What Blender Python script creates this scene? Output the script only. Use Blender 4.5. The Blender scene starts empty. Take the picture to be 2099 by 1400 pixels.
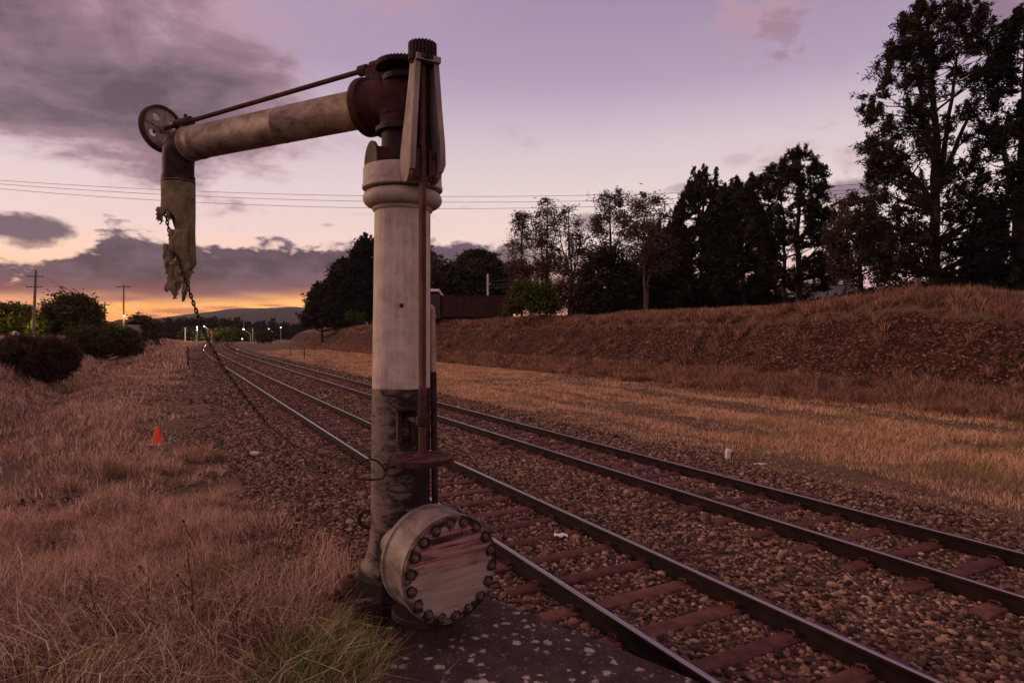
import bpy, math, random
import numpy as np
from mathutils import Vector, Matrix
random.seed(7)
RNG = np.random.default_rng(11)
S = bpy.context.scene
COL = S.collection
PI = math.pi
F = 1300.0; CX = 1049.5; HY = 686.0; CAMH = 2.8          # focal length in photo pixels, horizon row, eye height

def P(px, py, Y):
    """point at depth Y whose bearing was measured in the photograph"""
    return Vector(((px - CX) / F * Y, Y, CAMH - (py - HY) / F * Y))
def lin(r, g, b, a=1.0):
    f = lambda c: (c / 255 / 12.92) if c / 255 <= .04045 else ((c / 255 + .055) / 1.055) ** 2.4
    return (f(r), f(g), f(b), a)

# ------------------------------------------------------------------ track frame
TH = math.atan(690 / 1300.0)
TX, TY = -math.sin(TH), math.cos(TH)
NX, NY = math.cos(TH), math.sin(TH)
S0, RAD = 72.0, 1700.0
def off(s):
    s = np.asarray(s, float)
    m = S0 + .26 * RAD
    d = np.clip(s, S0, m) - S0
    return d * d / (2 * RAD) + np.maximum(0, s - m) * .26
def sn2xy(s, n):
    s = np.asarray(s, float); n = np.asarray(n, float) + off(s)
    return s * TX + n * NX, s * TY + n * NY
def xy2sn(x, y):
    s = x * TX + y * TY
    return s, x * NX + y * NY - off(s)

# ------------------------------------------------------------------ numpy noise
_perm = np.random.default_rng(3).random((256, 256))
def vnoise(x, y):
    xi = np.floor(x).astype(int); yi = np.floor(y).astype(int)
    fx = x - xi; fy = y - yi
    fx = fx * fx * (3 - 2 * fx); fy = fy * fy * (3 - 2 * fy)
    g = lambda a, b: _perm[a & 255, b & 255]
    return (g(xi, yi) * (1 - fx) + g(xi + 1, yi) * fx) * (1 - fy) + (g(xi, yi + 1) * (1 - fx) + g(xi + 1, yi + 1) * fx) * fy
def fbm(x, y, o=4):
    r = 0; a = .5
    for k in range(o):
        r = r + a * vnoise(x * 2 ** k + 17 * k, y * 2 ** k + 31 * k); a *= .5
    return r
def sst(a, b, x):
    t = np.clip((np.asarray(x, float) - a) / (b - a), 0, 1)
    return t * t * (3 - 2 * t)

# ------------------------------------------------------------------ terrain
def hsn(s, n):
    """terrain height in track coordinates, and the bare-scarp mask"""
    s = np.asarray(s, float); n = np.asarray(n, float)
    near = 1 - sst(150, 500, np.abs(s) + np.abs(n) * .6)
    z = -.06 + near * (.22 * (fbm(s * .35, n * .35, 3) - .47) + .05 * (vnoise(s * 2.2, n * 2.2) - .5)) * sst(.2, 1.6, np.abs(n - 6.2) - 4.6)
    # left bank with a ditch at its foot
    w1 = 1.6 * (fbm(s * .12 + 9, n * .05, 3) - .47)
    fall = 1 - sst(180, 300, s)
    z = z - .55 * np.exp(-((n + 5.0 + w1) / 1.1) ** 2) * fall * sst(10, 24, s)
    lb = sst(0, 1, (-n - 6.2 + w1) / 5.2)
    z = z + lb * (2.4 + .35 * (fbm(s * .09, n * .09, 3) - .5)) * fall * sst(-6, 14, s + .0 * n)
    z = z + sst(1.6, -2.2, n) * sst(8.5, 4.5, s) * .30
    # right bank (cutting): toe, bare scarp, grassy brow, plateau
    n = n - .7; w = 2.0 * (fbm(s * .085 + 40, n * 0 + 3.3, 4) - .47) + .7 * (fbm(s * .5, n * .5 + 7, 3) - .47)
    m = n + w
    hgt = (1.05 + .16 * (fbm(s * .05 + 3, 0 * n + 1.5, 2) - .5))
    prof = (.75 * sst(23.6, 26.6, m) + 2.75 * np.clip((m - 26.2) / 3.3, 0, 1) + .95 * sst(28.6, 32.5, m))
    end = 1 - sst(215, 285, s)
    z = z + prof * hgt * end + sst(32, 60, m) * .9 * end
    z = z + .55 * np.exp(-((n - 30.8) / 3.0) ** 2 - ((s - 18.5) / 4.0) ** 2) - .55 * sst(15, 10, s) * sst(28, 31, n) * end
    sc = sst(25.9, 26.7, m) * (1 - sst(28.6, 29.8, m))
    rough = .55 * (fbm(s * .6, n * 1.2, 4) - .47) + .30 * (vnoise(s * 2.2, n * 2.6) - .5)
    z = z + rough * sc * end * 1.2
    return z, sc * end
def hz(x, y):
    s, n = xy2sn(np.asarray(x, float), np.asarray(y, float))
    return hsn(s, n)[0]

# ------------------------------------------------------------------ node helpers
class X:
    """a scalar socket with arithmetic"""
    nt = None
    def __init__(s, k): s.k = k
    @staticmethod
    def m(op, *a, clamp=False):
        n = X.nt.nodes.new('ShaderNodeMath'); n.operation = op; n.use_clamp = clamp
        for i, v in enumerate(a):
            if isinstance(v, X): X.nt.links.new(v.k, n.inputs[i])
            else: n.inputs[i].default_value = v
        return X(n.outputs[0])
    def __add__(a, b): return X.m('ADD', a, b)
    __radd__ = __add__
    def __sub__(a, b): return X.m('SUBTRACT', a, b)
    def __rsub__(a, b): return X.m('SUBTRACT', b, a)
    def __mul__(a, b): return X.m('MULTIPLY', a, b)
    __rmul__ = __mul__
    def __truediv__(a, b): return X.m('DIVIDE', a, b)
    def sm(a, lo, hi):
        n = X.nt.nodes.new('ShaderNodeMapRange'); n.interpolation_type = 'SMOOTHSTEP'
        X.nt.links.new(a.k, n.inputs[0])
        for i, v in ((1, lo), (2, hi)):
            if isinstance(v, X): X.nt.links.new(v.k, n.inputs[i])
            else: n.inputs[i].default_value = v
        return X(n.outputs[0])
    def clamp(a): return X.m('ADD', a, 0.0, clamp=True)
def node(nt, t, **kw):
    n = nt.nodes.new(t)
    for k, v in kw.items(): setattr(n, k, v)
    return n
def vec(nt, x, y, z):
    n = nt.nodes.new('ShaderNodeCombineXYZ')
    for i, v in enumerate((x, y, z)):
        if isinstance(v, X): nt.links.new(v.k, n.inputs[i])
        else: n.inputs[i].default_value = v
    return n.outputs[0]
def noise(nt, v, scale, detail=4, rough=.55, dist=0.0):
    n = nt.nodes.new('ShaderNodeTexNoise')
    n.inputs['Scale'].default_value = scale; n.inputs['Detail'].default_value = detail
    n.inputs['Roughness'].default_value = rough; n.inputs['Distortion'].default_value = dist
    if v is not None: nt.links.new(v, n.inputs['Vector'])
    return X(n.outputs['Fac'])
def ramp(nt, fac, stops):
    n = nt.nodes.new('ShaderNodeValToRGB'); cr = n.color_ramp
    while len(cr.elements) < len(stops): cr.elements.new(.5)
    for e, (p, c) in zip(cr.elements, stops):
        e.position = p; e.color = c if len(c) == 4 else (*c, 1)
    nt.links.new(fac.k, n.inputs[0]); return n.outputs[0]
def mix(nt, fac, a, b, blend='MIX'):
    n = nt.nodes.new('ShaderNodeMix'); n.data_type = 'RGBA'; n.blend_type = blend
    for i, v in ((0, fac), (6, a), (7, b)):
        if isinstance(v, X): nt.links.new(v.k, n.inputs[i])
        elif hasattr(v, 'is_linked'): nt.links.new(v, n.inputs[i])
        elif isinstance(v, tuple): n.inputs[i].default_value = v if len(v) == 4 else (*v, 1)
        else: n.inputs[i].default_value = v
    return n.outputs[2]
def newmat(name):
    m = bpy.data.materials.new(name); m.use_nodes = True
    nt = m.node_tree; nt.nodes.clear(); X.nt = nt
    o = nt.nodes.new('ShaderNodeOutputMaterial'); b = nt.nodes.new('ShaderNodeBsdfPrincipled')
    nt.links.new(b.outputs[0], o.inputs[0])
    return m, nt, b
def objco(nt): return nt.nodes.new('ShaderNodeTexCoord').outputs['Object']
def setb(nt, b, col=None, rough=None, metal=None, bump=None, bstr=.5, bdist=.02, spec=.08):
    def put(sock, v):
        if isinstance(v, X): nt.links.new(v.k, sock)
        elif hasattr(v, 'is_linked'): nt.links.new(v, sock)
        else: sock.default_value = v
    if col is not None: put(b.inputs['Base Color'], col)
    if rough is not None: put(b.inputs['Roughness'], rough)
    if metal is not None: put(b.inputs['Metallic'], metal)
    if spec is not None: b.inputs['Specular IOR Level'].default_value = spec
    if bump is not None:
        n = nt.nodes.new('ShaderNodeBump'); n.inputs['Strength'].default_value = bstr; n.inputs['Distance'].default_value = bdist
        nt.links.new(bump.k, n.inputs['Height']); nt.links.new(n.outputs[0], b.inputs['Normal'])
def generic(name, cols, scale=6, rough=.7, bump=.4, metal=0.0, stretch=(1, 1, 1), detail=6, bdist=.01, spec=.12):
    m, nt, b = newmat(name)
    mp = nt.nodes.new('ShaderNodeMapping'); mp.inputs['Scale'].default_value = stretch
    nt.links.new(objco(nt), mp.inputs[0]); v = mp.outputs[0]
    n1 = noise(nt, v, scale, detail, .62, .4); n2 = noise(nt, v, scale * 7, 4, .6)
    f = (n1 * .75 + n2 * .25 - .5) * 1.9 + .5
    k = len(cols)
    setb(nt, b, ramp(nt, f, [(i / (k - 1), c) for i, c in enumerate(cols)]), n2 * .25 + (rough - .12), metal, n1 * .5 + n2 * .5, bump, bdist, spec)
    return m

# ------------------------------------------------------------------ mesh builder
def ortho(ax, up=Vector((0, 0, 1))):
    z = Vector(ax).normalized()
    u = up if abs(z.dot(up)) < .98 else Vector((1, 0, 0))
    x = u.cross(z).normalized(); y = z.cross(x)
    return x, y, z
class MB:
    def __init__(s): s.v = []; s.f = []
    def add(s, vs, fs):
        o = len(s.v); s.v += [Vector(v) for v in vs]; s.f += [tuple(i + o for i in f) for f in fs]; return s
    def loft(s, rings, closed=True, cap0=True, cap1=True):
        n = len(rings[0]); vs = [p for r in rings for p in r]; fs = []
        for i in range(len(rings) - 1):
            for j in range(n if closed else n - 1):
                k = (j + 1) % n
                fs.append((i * n + j, i * n + k, (i + 1) * n + k, (i + 1) * n + j))
        if cap0: fs.append(tuple(range(n))[::-1])
        if cap1: fs.append(tuple((len(rings) - 1) * n + j for j in range(n)))
        return s.add(vs, fs)
    def lathe(s, prof, c, ax=(0, 0, 1), n=48, cap0=True, cap1=True):
        x, y, z = ortho(ax); c = Vector(c)
        return s.loft([[c + z * h + (x * math.cos(2 * PI * j / n) + y * math.sin(2 * PI * j / n)) * r for j in range(n)] for r, h in prof], True, cap0, cap1)
    def tube(s, pts, r, n=12, cap=True):
        pts = [Vector(p) for p in pts]; R = r if hasattr(r, '__len__') else [r] * len(pts)
        rings = []; px = None
        for i, p in enumerate(pts):
            t = (pts[min(i + 1, len(pts) - 1)] - pts[max(i - 1, 0)]).normalized()
            if px is None: px, _, _ = ortho(t)
            else:
                px = px - t * px.dot(t)
                px = px.normalized() if px.length > 1e-6 else ortho(t)[0]
            py = t.cross(px)
            rings.append([p + (px * math.cos(2 * PI * j / n) + py * math.sin(2 * PI * j / n)) * R[i] for j in range(n)])
        return s.loft(rings, True, cap, cap)
    def box(s, c, half, axes=None):
        c = Vector(c); X_, Y_, Z_ = axes or (Vector((1, 0, 0)), Vector((0, 1, 0)), Vector((0, 0, 1)))
        vs = [c + X_ * (a * half[0]) + Y_ * (b * half[1]) + Z_ * (d * half[2]) for d in (-1, 1) for b in (-1, 1) for a in (-1, 1)]
        return s.add(vs, [(0, 2, 3, 1), (4, 5, 7, 6), (0, 1, 5, 4), (2, 6, 7, 3), (0, 4, 6, 2), (1, 3, 7, 5)])
    def hexa(s, b4, t4):
        return s.add(list(b4) + list(t4), [(3, 2, 1, 0), (4, 5, 6, 7), (0, 1, 5, 4), (1, 2, 6, 5), (2, 3, 7, 6), (3, 0, 4, 7)])
    def torus(s, c, ax, R, r, n=32, m=10, a0=0, a1=2 * PI, stretch=1.0):
        x, y, z = ortho(ax); c = Vector(c)
        full = abs(a1 - a0 - 2 * PI) < 1e-6; rings = []
        for i in range(n + (0 if full else 1)):
            a = a0 + (a1 - a0) * i / n; d = x * math.cos(a) + y * math.sin(a); o = x * (math.cos(a) * R * stretch) + y * (math.sin(a) * R)
            rings.append([c + o + d * (r * math.cos(2 * PI * j / m)) + z * (r * math.sin(2 * PI * j / m)) for j in range(m)])
        if full: rings.append(rings[0])
        return s.loft(rings, True, not full, not full)
    def gear(s, c, ax, R, h, teeth, td, hole=0.0):
        x, y, z = ortho(ax); c = Vector(c); o = []
        for i in range(teeth):
            for a, r in ((0, R - td), (.22, R - td), (.36, R), (.78, R), (.92, R - td)):
                t = 2 * PI * (i + a) / teeth; o.append((math.cos(t) * r, math.sin(t) * r))
        n = len(o)
        if not hole:
            return s.loft([[c + x * a + y * b + z * e for a, b in o] for e in (-h / 2, h / 2)])
        inn = [(a * hole / math.hypot(a, b), b * hole / math.hypot(a, b)) for a, b in o]
        rings = [[c + x * a + y * b + z * e for a, b in q] for q, e in ((o, -h / 2), (o, h / 2), (inn, h / 2), (inn, -h / 2), (o, -h / 2))]
        return s.loft(rings, True, False, False)
    def build(s, name, mat, parent=None, smooth=True, bevel=0, ang=38, loc=None):
        me = bpy.data.meshes.new(name); o = bpy.data.objects.new(name, me)
        base = Vector((0, 0, 0))
        if parent is not None:
            q = parent
            while q is not None: base = base + q.location; q = q.parent
            o.parent = parent
        elif loc is not None:
            base = Vector(loc); o.location = base
        me.from_pydata([tuple(v - base) for v in s.v], [], s.f)
        me.materials.append(mat)
        if smooth:
            me.polygons.foreach_set('use_smooth', [True] * len(me.polygons)); me.set_sharp_from_angle(angle=math.radians(ang))
        if bevel:
            b = o.modifiers.new('b', 'BEVEL'); b.width = bevel; b.segments = 2; b.limit_method = 'ANGLE'; b.angle_limit = math.radians(40)
        COL.objects.link(o); return o
def npmesh(name, verts, tris=None, quads=None, mat=None, parent=None, smooth=False, loc=None):
    """fast mesh from arrays; verts in world space, parent/loc subtracted"""
    base = np.zeros(3)
    if parent is not None: base = np.array(parent.location)
    elif loc is not None: base = np.array(loc)
    me = bpy.data.meshes.new(name); o = bpy.data.objects.new(name, me)
    verts = np.asarray(verts, np.float32) - base.astype(np.float32)
    nt_ = 0 if tris is None else len(tris); nq = 0 if quads is None else len(quads)
    idx = np.concatenate([a.reshape(-1) for a in ([quads] if nq else []) + ([tris] if nt_ else [])]).astype(np.int32)
    tot = np.concatenate([np.full(nq, 4, np.int32), np.full(nt_, 3, np.int32)])
    st = np.concatenate([[0], np.cumsum(tot)[:-1]]).astype(np.int32)
    me.vertices.add(len(verts)); me.vertices.foreach_set('co', verts.reshape(-1))
    me.loops.add(len(idx)); me.loops.foreach_set('vertex_index', idx)
    me.polygons.add(nq + nt_); me.polygons.foreach_set('loop_start', st)
    me.update(calc_edges=True)
    if smooth: me.polygons.foreach_set('use_smooth', np.ones(nq + nt_, bool))
    if mat: me.materials.append(mat)
    if parent is not None: o.parent = parent
    elif loc is not None: o.location = loc
    COL.objects.link(o); return o
def tag(o, label=None, cat=None, group=None, kind=None):
    for k, v in (('label', label), ('category', cat), ('group', group), ('kind', kind)):
        if v: o[k] = v
    return o
def thing(name, label, cat, loc, group=None):
    o = bpy.data.objects.new(name, None); o.empty_display_size = .2; COL.objects.link(o); o.location = loc
    return tag(o, label, cat, group)

# ------------------------------------------------------------------ materials
M = {}
M['rust'] = generic('rusty_iron', [(.020, .010, .008), (.055, .022, .015), (.10, .042, .026), (.15, .075, .05)], 5, .8, .5, .1)
M['darkiron'] = generic('dark_iron', [(.010, .006, .005), (.026, .014, .012), (.055, .028, .022), (.10, .055, .042)], 7, .7, .5, .2)
M['elbow'] = generic('red_oxide_casting', [(.008, .005, .004), (.028, .010, .008), (.062, .018, .014), (.075, .035, .024)], 5, .7, .5, .1)
M['galv'] = generic('weathered_zinc', [(.03, .017, .012), (.13, .088, .060), (.30, .225, .16), (.40, .315, .24)], 4.2, .6, .25, .15, (1, 1, 1.6))
M['bracket'] = generic('old_grey_paint', [(.06, .04, .032), (.19, .14, .115), (.27, .21, .175), (.33, .265, .225)], 5, .65, .25)
M['collar'] = generic('stained_cream_paint', [(.12, .085, .06), (.30, .235, .18), (.41, .33, .255), (.48, .40, .315)], 3.5, .6, .2)
M['pvc'] = generic('faded_pipe', [(.15, .08, .06), (.34, .22, .18), (.40, .28, .24)], 6, .55, .15)
M['leather'] = generic('dry_leather', [(.035, .024, .012), (.12, .09, .045), (.22, .17, .09), (.31, .245, .14)], 9, .85, .7, 0, (1, 1, .6))
M['pole'] = generic('pole_timber', [(.10, .075, .06), (.17, .13, .10), (.22, .17, .13)], 4, .85, .4, 0, (4, 4, .6))
M['steelpost'] = generic('galvanised_post', [(.25, .24, .22), (.38, .36, .33), (.45, .43, .4)], 5, .5, .1, .3)
M['bark'] = generic('dark_bark', [(.016, .012, .010), (.035, .026, .021), (.06, .045, .035)], 5, .9, .6, 0, (3, 3, .7))
M['palebark'] = generic('pale_gum_bark', [(.05, .036, .03), (.11, .083, .068), (.18, .138, .114)], 4, .8, .3, 0, (2, 2, .5))
M['wire'] = generic('wire', [(.05, .035, .035), (.09, .06, .06)], 3, .6, .1)
M['white'] = generic('white_plastic', [(.45, .42, .42), (.72, .70, .70), (.8, .78, .78)], 9, .5, .2)
M['stub'] = generic('white_concrete', [(.25, .2, .17), (.5, .43, .38), (.6, .52, .47)], 9, .8, .4)
M['timber'] = generic('grey_timber', [(.05, .03, .022), (.12, .07, .05), (.17, .10, .075)], 8, .85, .6, 0, (1, 1, 5))
M['wagon'] = generic('rusted_wagon_steel', [(.018, .007, .006), (.035, .013, .010), (.055, .021, .016), (.075, .036, .027)], .9, .8, .2, 0, (1, 1, 2))
M['cabpaint'] = generic('faded_cab_paint', [(.03, .013, .010), (.065, .03, .024), (.10, .05, .04)], 1.4, .75, .2)
M['roofmetal'] = generic('roof_sheet', [(.34, .29, .29), (.5, .44, .44), (.6, .54, .54)], 1.5, .45, .2, .2)
M['black'] = generic('black_underframe', [(.006, .004, .004), (.015, .01, .009), (.03, .02, .017)], 3, .8, .3)
M['housewall'] = generic('weatherboard', [(.22, .2, .18), (.34, .31, .28)], 2, .8, .2)
M['conered'] = generic('faded_orange_plastic', [(.55, .06, .02), (.75, .085, .025), (.8, .12, .045)], 7, .5, .15)

def m_column():
    m, nt, b = newmat('column_paint'); v = objco(nt)
    sx = node(nt, 'ShaderNodeSeparateXYZ'); nt.links.new(v, sx.inputs[0]); z = X(sx.outputs[2])
    x_ = X(sx.outputs[0]); y_ = X(sx.outputs[1])
    ang = X.m('ARCTAN2', y_, x_)
    st = noise(nt, vec(nt, ang * 2.2, z * .35, 0.0), 3.5, 6, .62, .3)
    fine = noise(nt, v, 42, 5, .68); mid = noise(nt, v, 5.5, 6, .62)
    white = ramp(nt, (mid * .6 + st * .4 - .5) * 2.1 + .5, [(0, (.20, .145, .105)), (.35, (.37, .295, .225)), (.6, (.47, .385, .30)), (1, (.53, .44, .35))])
    pits = (fine - .59).sm(0, .10)
    white = mix(nt, pits * .7, white, (.10, .065, .05))
    # scrubbed whitewash over black paint in the lower band: rings around the shaft
    ring = noise(nt, vec(nt, ang * 1.3, z * 13.0, 2.0), 1.6, 7, .7, .6)
    side = X.m('COSINE', ang + 2.62)                       # wash survives on the side away from the bracket
    wash = ((ring * .75 + mid * .35) - .60 + side * .20 - (1.0 - z).clamp() * .16).sm(-.03, .17)
    dark = ramp(nt, mid, [(.25, (.010, .007, .006)), (.6, (.028, .018, .015)), (.8, (.05, .032, .026))])
    low = mix(nt, wash * .75, dark, (.21, .15, .118))
    edge = z + (mid - .5) * .02
    col = mix(nt, edge.sm(2.172, 2.186), low, white)
    drip = noise(nt, vec(nt, ang * 9.0, z * .3, 5.0), 2.0, 4, .6)
    col = mix(nt, (drip - .60).sm(0, .12) * .35, col, (.12, .07, .05))
    setb(nt, b, col, mid * .25 + .5, 0.0, fine * .7 + mid * .6, .35, .008)
    return m
M['column'] = m_column()
def m_lid():
    m, nt, b = newmat('scrubbed_lid_paint'); v = objco(nt)
    sx = node(nt, 'ShaderNodeSeparateXYZ'); nt.links.new(v, sx.inputs[0]); z = X(sx.outputs[2])
    hx = X(sx.outputs[0]) * .811 + X(sx.outputs[1]) * .585
    bands = noise(nt, vec(nt, hx * .7, z * 9.0 + hx * -.25, 0.0), 2.2, 7, .68, .5)
    mid = noise(nt, v, 6, 6, .6); fine = noise(nt, v, 50, 4, .6)
    zz = z + (mid - .5) * .25
    # pinkish primer wash at the top going to a pale grey-cream wash at the bottom
    up = ramp(nt, bands, [(.36, (.025, .012, .010)), (.46, (.13, .055, .044)), (.54, (.29, .145, .115)), (.8, (.36, .21, .17))])
    dn = ramp(nt, bands, [(.25, (.10, .07, .05)), (.42, (.25, .19, .14)), (.6, (.33, .25, .19)), (.85, (.37, .29, .225))])
    col = mix(nt, zz.sm(-.10, .16), dn, up)
    r = X.m('SQRT', hx * hx + z * z); rim_n = noise(nt, v, 15, 5, .65); lo = noise(nt, v, 2.6, 4, .55)
    cell = X.m('FRACT', X.m('ARCTAN2', z, hx) * (18 / (2 * PI)) + .3 + .5) - .5
    tx = cell * (2 * PI / 18 * .40); ty = r - .400
    blob = X.m('SQRT', tx * tx + ty * ty) + (rim_n - .5) * .075 + (lo - .5) * .07
    ring = (r + (rim_n - .5) * .09 + (lo - .5) * .16).sm(.385, .405) * (lo - .47).sm(-.04, .05)
    drip = X.m('ABSOLUTE', tx).sm(.014, .004) * (ty + (rim_n - .5) * .1).sm(-.12, -.04) * z.sm(.1, .25) * .8
    tar = X.m('MAXIMUM', X.m('MAXIMUM', blob.sm(.060, .040), ring), drip)
    col = mix(nt, (r + (rim_n - .5) * .02).sm(.425, .440) * .7, col, (.09, .055, .042))
    col = mix(nt, tar * .95, col, (.010, .006, .005))
    setb(nt, b, col, .55, 0.0, fine * .5 + bands * .6 + tar * .8, .45, .006)
    return m
M['lid'] = m_lid()
M['drum'] = generic('drum_paint', [(.022, .015, .013), (.10, .073, .058), (.225, .178, .14), (.30, .24, .19)], 3.6, .55, .25, 0, (1, 1, 2.2))
M['plinth'] = generic('plinth_iron', [(.004, .003, .003), (.010, .007, .006), (.028, .018, .015), (.08, .055, .043)], 3, .75, .5)
def m_rail():
    m, nt, b = newmat('rail_steel'); v = objco(nt)
    g = node(nt, 'ShaderNodeNewGeometry'); sx = node(nt, 'ShaderNodeSeparateXYZ'); nt.links.new(g.outputs['True Normal'], sx.inputs[0])
    a = node(nt, 'ShaderNodeAttribute', attribute_name='crown'); top = X(a.outputs['Fac'])
    n = noise(nt, v, 3, 5, .6); f = noise(nt, v, 30, 4, .6)
    col = mix(nt, top, ramp(nt, n * .7 + f * .3, [(.3, (.005, .003, .003)), (.5, (.012, .006, .005)), (.7, (.026, .012, .009))]), (.30, .26, .28))
    setb(nt, b, col, top * -.62 + .80 + (n - .5) * .1, top * .95, f, .15, .003)
    return m
M['rail'] = m_rail()
def m_sleeper():
    m, nt, b = newmat('rusty_sleeper'); v = objco(nt)
    oi = node(nt, 'ShaderNodeObjectInfo'); rnd = X(oi.outputs['Random'])
    n = noise(nt, v, 6, 6, .65, .3); f = noise(nt, v, 40, 4, .6)
    col = ramp(nt, n * .8 + f * .2 + (rnd - .5) * .18, [(.25, (.035, .016, .013)), (.45, (.080, .033, .026)), (.6, (.125, .052, .040)), (.8, (.17, .085, .066))])
    setb(nt, b, col, .8, 0.0, n * .6 + f * .4, .35, .008)
    return m
M['sleeper'] = m_sleeper()
def m_stone(dark=False):
    m, nt, b = newmat('ballast_stone'); v = objco(nt)
    g = node(nt, 'ShaderNodeNewGeometry'); r = X(g.outputs['Random Per Island'])
    n = noise(nt, v, 30, 4, .6); big = noise(nt, v, .35, 3, .5)
    col = ramp(nt, r * .82 + n * .18 + (big - .5) * .2, [(.0, (.016, .009, .007)), (.30, (.052, .029, .021)), (.52, (.115, .065, .043)), (.72, (.20, .115, .068)), (.88, (.33, .20, .12)), (1, (.52, .38, .27))])
    setb(nt, b, col, .75, 0.0, n, .3, .006)
    return m
M['stone'] = m_stone()
def m_ballast():
    m, nt, b = newmat('ballast_bed'); v = objco(nt)
    vo = node(nt, 'ShaderNodeTexVoronoi'); vo.inputs['Scale'].default_value = 17; nt.links.new(v, vo.inputs['Vector'])
    c = node(nt, 'ShaderNodeSeparateColor'); nt.links.new(vo.outputs['Color'], c.inputs[0])
    n = noise(nt, v, .5, 4, .6)
    r = X(c.outputs[0]); d = X(vo.outputs['Distance'])
    col = ramp(nt, r * .8 + (n - .5) * .3 + .1, [(.0, (.022, .012, .010)), (.3, (.06, .031, .023)), (.6, (.12, .06, .042)), (.85, (.18, .095, .06)), (1, (.27, .17, .115))])
    setb(nt, b, col, .85, 0.0, d * -1.0, .9, .05)
    return m
M['ballast'] = m_ballast()
def m_ground():
    m, nt, b = newmat('dry_ground'); v = objco(nt)
    a = node(nt, 'ShaderNodeAttribute', attribute_name='scarp'); sc = X(a.outputs['Fac'])
    n1 = noise(nt, v, .22, 5, .6); n2 = noise(nt, v, 1.6, 6, .65); n3 = noise(nt, v, 22, 5, .65)
    grass = ramp(nt, n2 * .5 + n3 * .35 + n1 * .15, [(.3, (.035, .020, .013)), (.45, (.085, .048, .030)), (.58, (.16, .095, .058)), (.75, (.26, .165, .10))])
    grass = mix(nt, (n1 - .52).sm(0, .12) * .5, grass, (.085, .07, .028))
    st = noise(nt, v, 7, 6, .7)
    mp = node(nt, 'ShaderNodeMapping'); mp.inputs['Scale'].default_value = (1, 1, 1.3); nt.links.new(v, mp.inputs[0])
    vo = node(nt, 'ShaderNodeTexVoronoi'); vo.inputs['Scale'].default_value = 9; nt.links.new(mp.outputs[0], vo.inputs['Vector'])
    c = node(nt, 'ShaderNodeSeparateColor'); nt.links.new(vo.outputs['Color'], c.inputs[0])
    soil = ramp(nt, st * .5 + X(c.outputs[0]) * .5, [(.2, (.010, .005, .003)), (.45, (.030, .012, .007)), (.65, (.065, .027, .015)), (.80, (.17, .08, .044)), (.93, (.36, .22, .14))])
    f = (sc + (n2 - .5) * .9).sm(.32, .62)
    setb(nt, b, mix(nt, f, grass, soil), .95, 0.0, n3 * .5 + st * .7 + X(vo.outputs['Distance']) * -.5, .8, .10, .15)
    return m
M['ground'] = m_ground()
def m_blade(name, stops, patch=None, pscale=.3, trans=.22):
    m, nt, b = newmat(name)
    g = node(nt, 'ShaderNodeNewGeometry'); r = X(g.outputs['Random Per Island']); v = objco(nt)
    n = noise(nt, v, .9, 4, .6)
    col = ramp(nt, r * 1.05 + n * .5 - .28, stops)
    if patch is not None:
        pn = noise(nt, v, pscale, 4, .6); col = mix(nt, (pn - .54).sm(0, .1) * .75, col, patch)
    nt.nodes.remove(b)
    d = node(nt, 'ShaderNodeBsdfDiffuse'); t = node(nt, 'ShaderNodeBsdfTranslucent'); mx = node(nt, 'ShaderNodeMixShader')
    nt.links.new(col, d.inputs[0]); nt.links.new(col, t.inputs[0]); mx.inputs[0].default_value = trans
    nt.links.new(d.outputs[0], mx.inputs[1]); nt.links.new(t.outputs[0], mx.inputs[2])
    nt.links.new(mx.outputs[0], [q for q in nt.nodes if q.type == 'OUTPUT_MATERIAL'][0].inputs[0])
    return m
M['dry'] = m_blade('dry_grass', [(0, (.045, .024, .014)), (.3, (.24, .125, .075)), (.6, (.60, .35, .22)), (.85, (.82, .53, .36)), (1, (.90, .67, .49))], (.22, .15, .055), .5)
M['band'] = m_blade('short_dry_grass', [(0, (.17, .09, .04)), (.35, (.48, .26, .125)), (.65, (.70, .41, .215)), (1, (.88, .62, .39))], (.24, .19, .06), .35)
M['brow'] = m_blade('bank_grass', [(0, (.08, .038, .022)), (.35, (.23, .108, .062)), (.7, (.42, .225, .135)), (1, (.58, .37, .25))], (.085, .055, .022), .6)
M['green'] = m_blade('green_grass', [(0, (.04, .06, .012)), (.4, (.14, .19, .034)), (.8, (.30, .36, .08)), (1, (.42, .42, .16))])
M['stalk'] = m_blade('dead_stalks', [(0, (.04, .022, .015)), (.35, (.18, .10, .062)), (.7, (.52, .34, .22)), (1, (.74, .56, .41))], None, .3, .15)
M['pine'] = m_blade('pine_needles', [(0, (.010, .011, .006)), (.4, (.026, .025, .013)), (.75, (.050, .046, .024)), (1, (.085, .073, .04))], None, .3, .2)
M['darkpine'] = m_blade('dark_needles', [(0, (.007, .009, .007)), (.5, (.019, .021, .014)), (1, (.042, .042, .027))], None, .3, .2)
M['gum'] = m_blade('gum_leaves', [(0, (.03, .023, .014)), (.4, (.07, .05, .031)), (.75, (.12, .088, .055)), (1, (.19, .14, .095))], None, .3, .25)
M['bush'] = m_blade('bush_leaves', [(0, (.022, .032, .008)), (.4, (.05, .062, .014)), (.75, (.09, .10, .025)), (1, (.16, .16, .045))], None, .3, .3)
M['twig'] = m_blade('bare_twigs', [(0, (.03, .014, .011)), (.5, (.07, .033, .024)), (1, (.12, .06, .045))], None, .3, .1)
M['gorse'] = m_blade('dark_gorse', [(0, (.02, .014, .008)), (.5, (.05, .034, .019)), (1, (.11, .07, .042))], None, .3, .2)
M['gorsegreen'] = m_blade('green_gorse', [(0, (.022, .024, .008)), (.5, (.055, .055, .019)), (1, (.11, .095, .04))], None, .3, .2)

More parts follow.
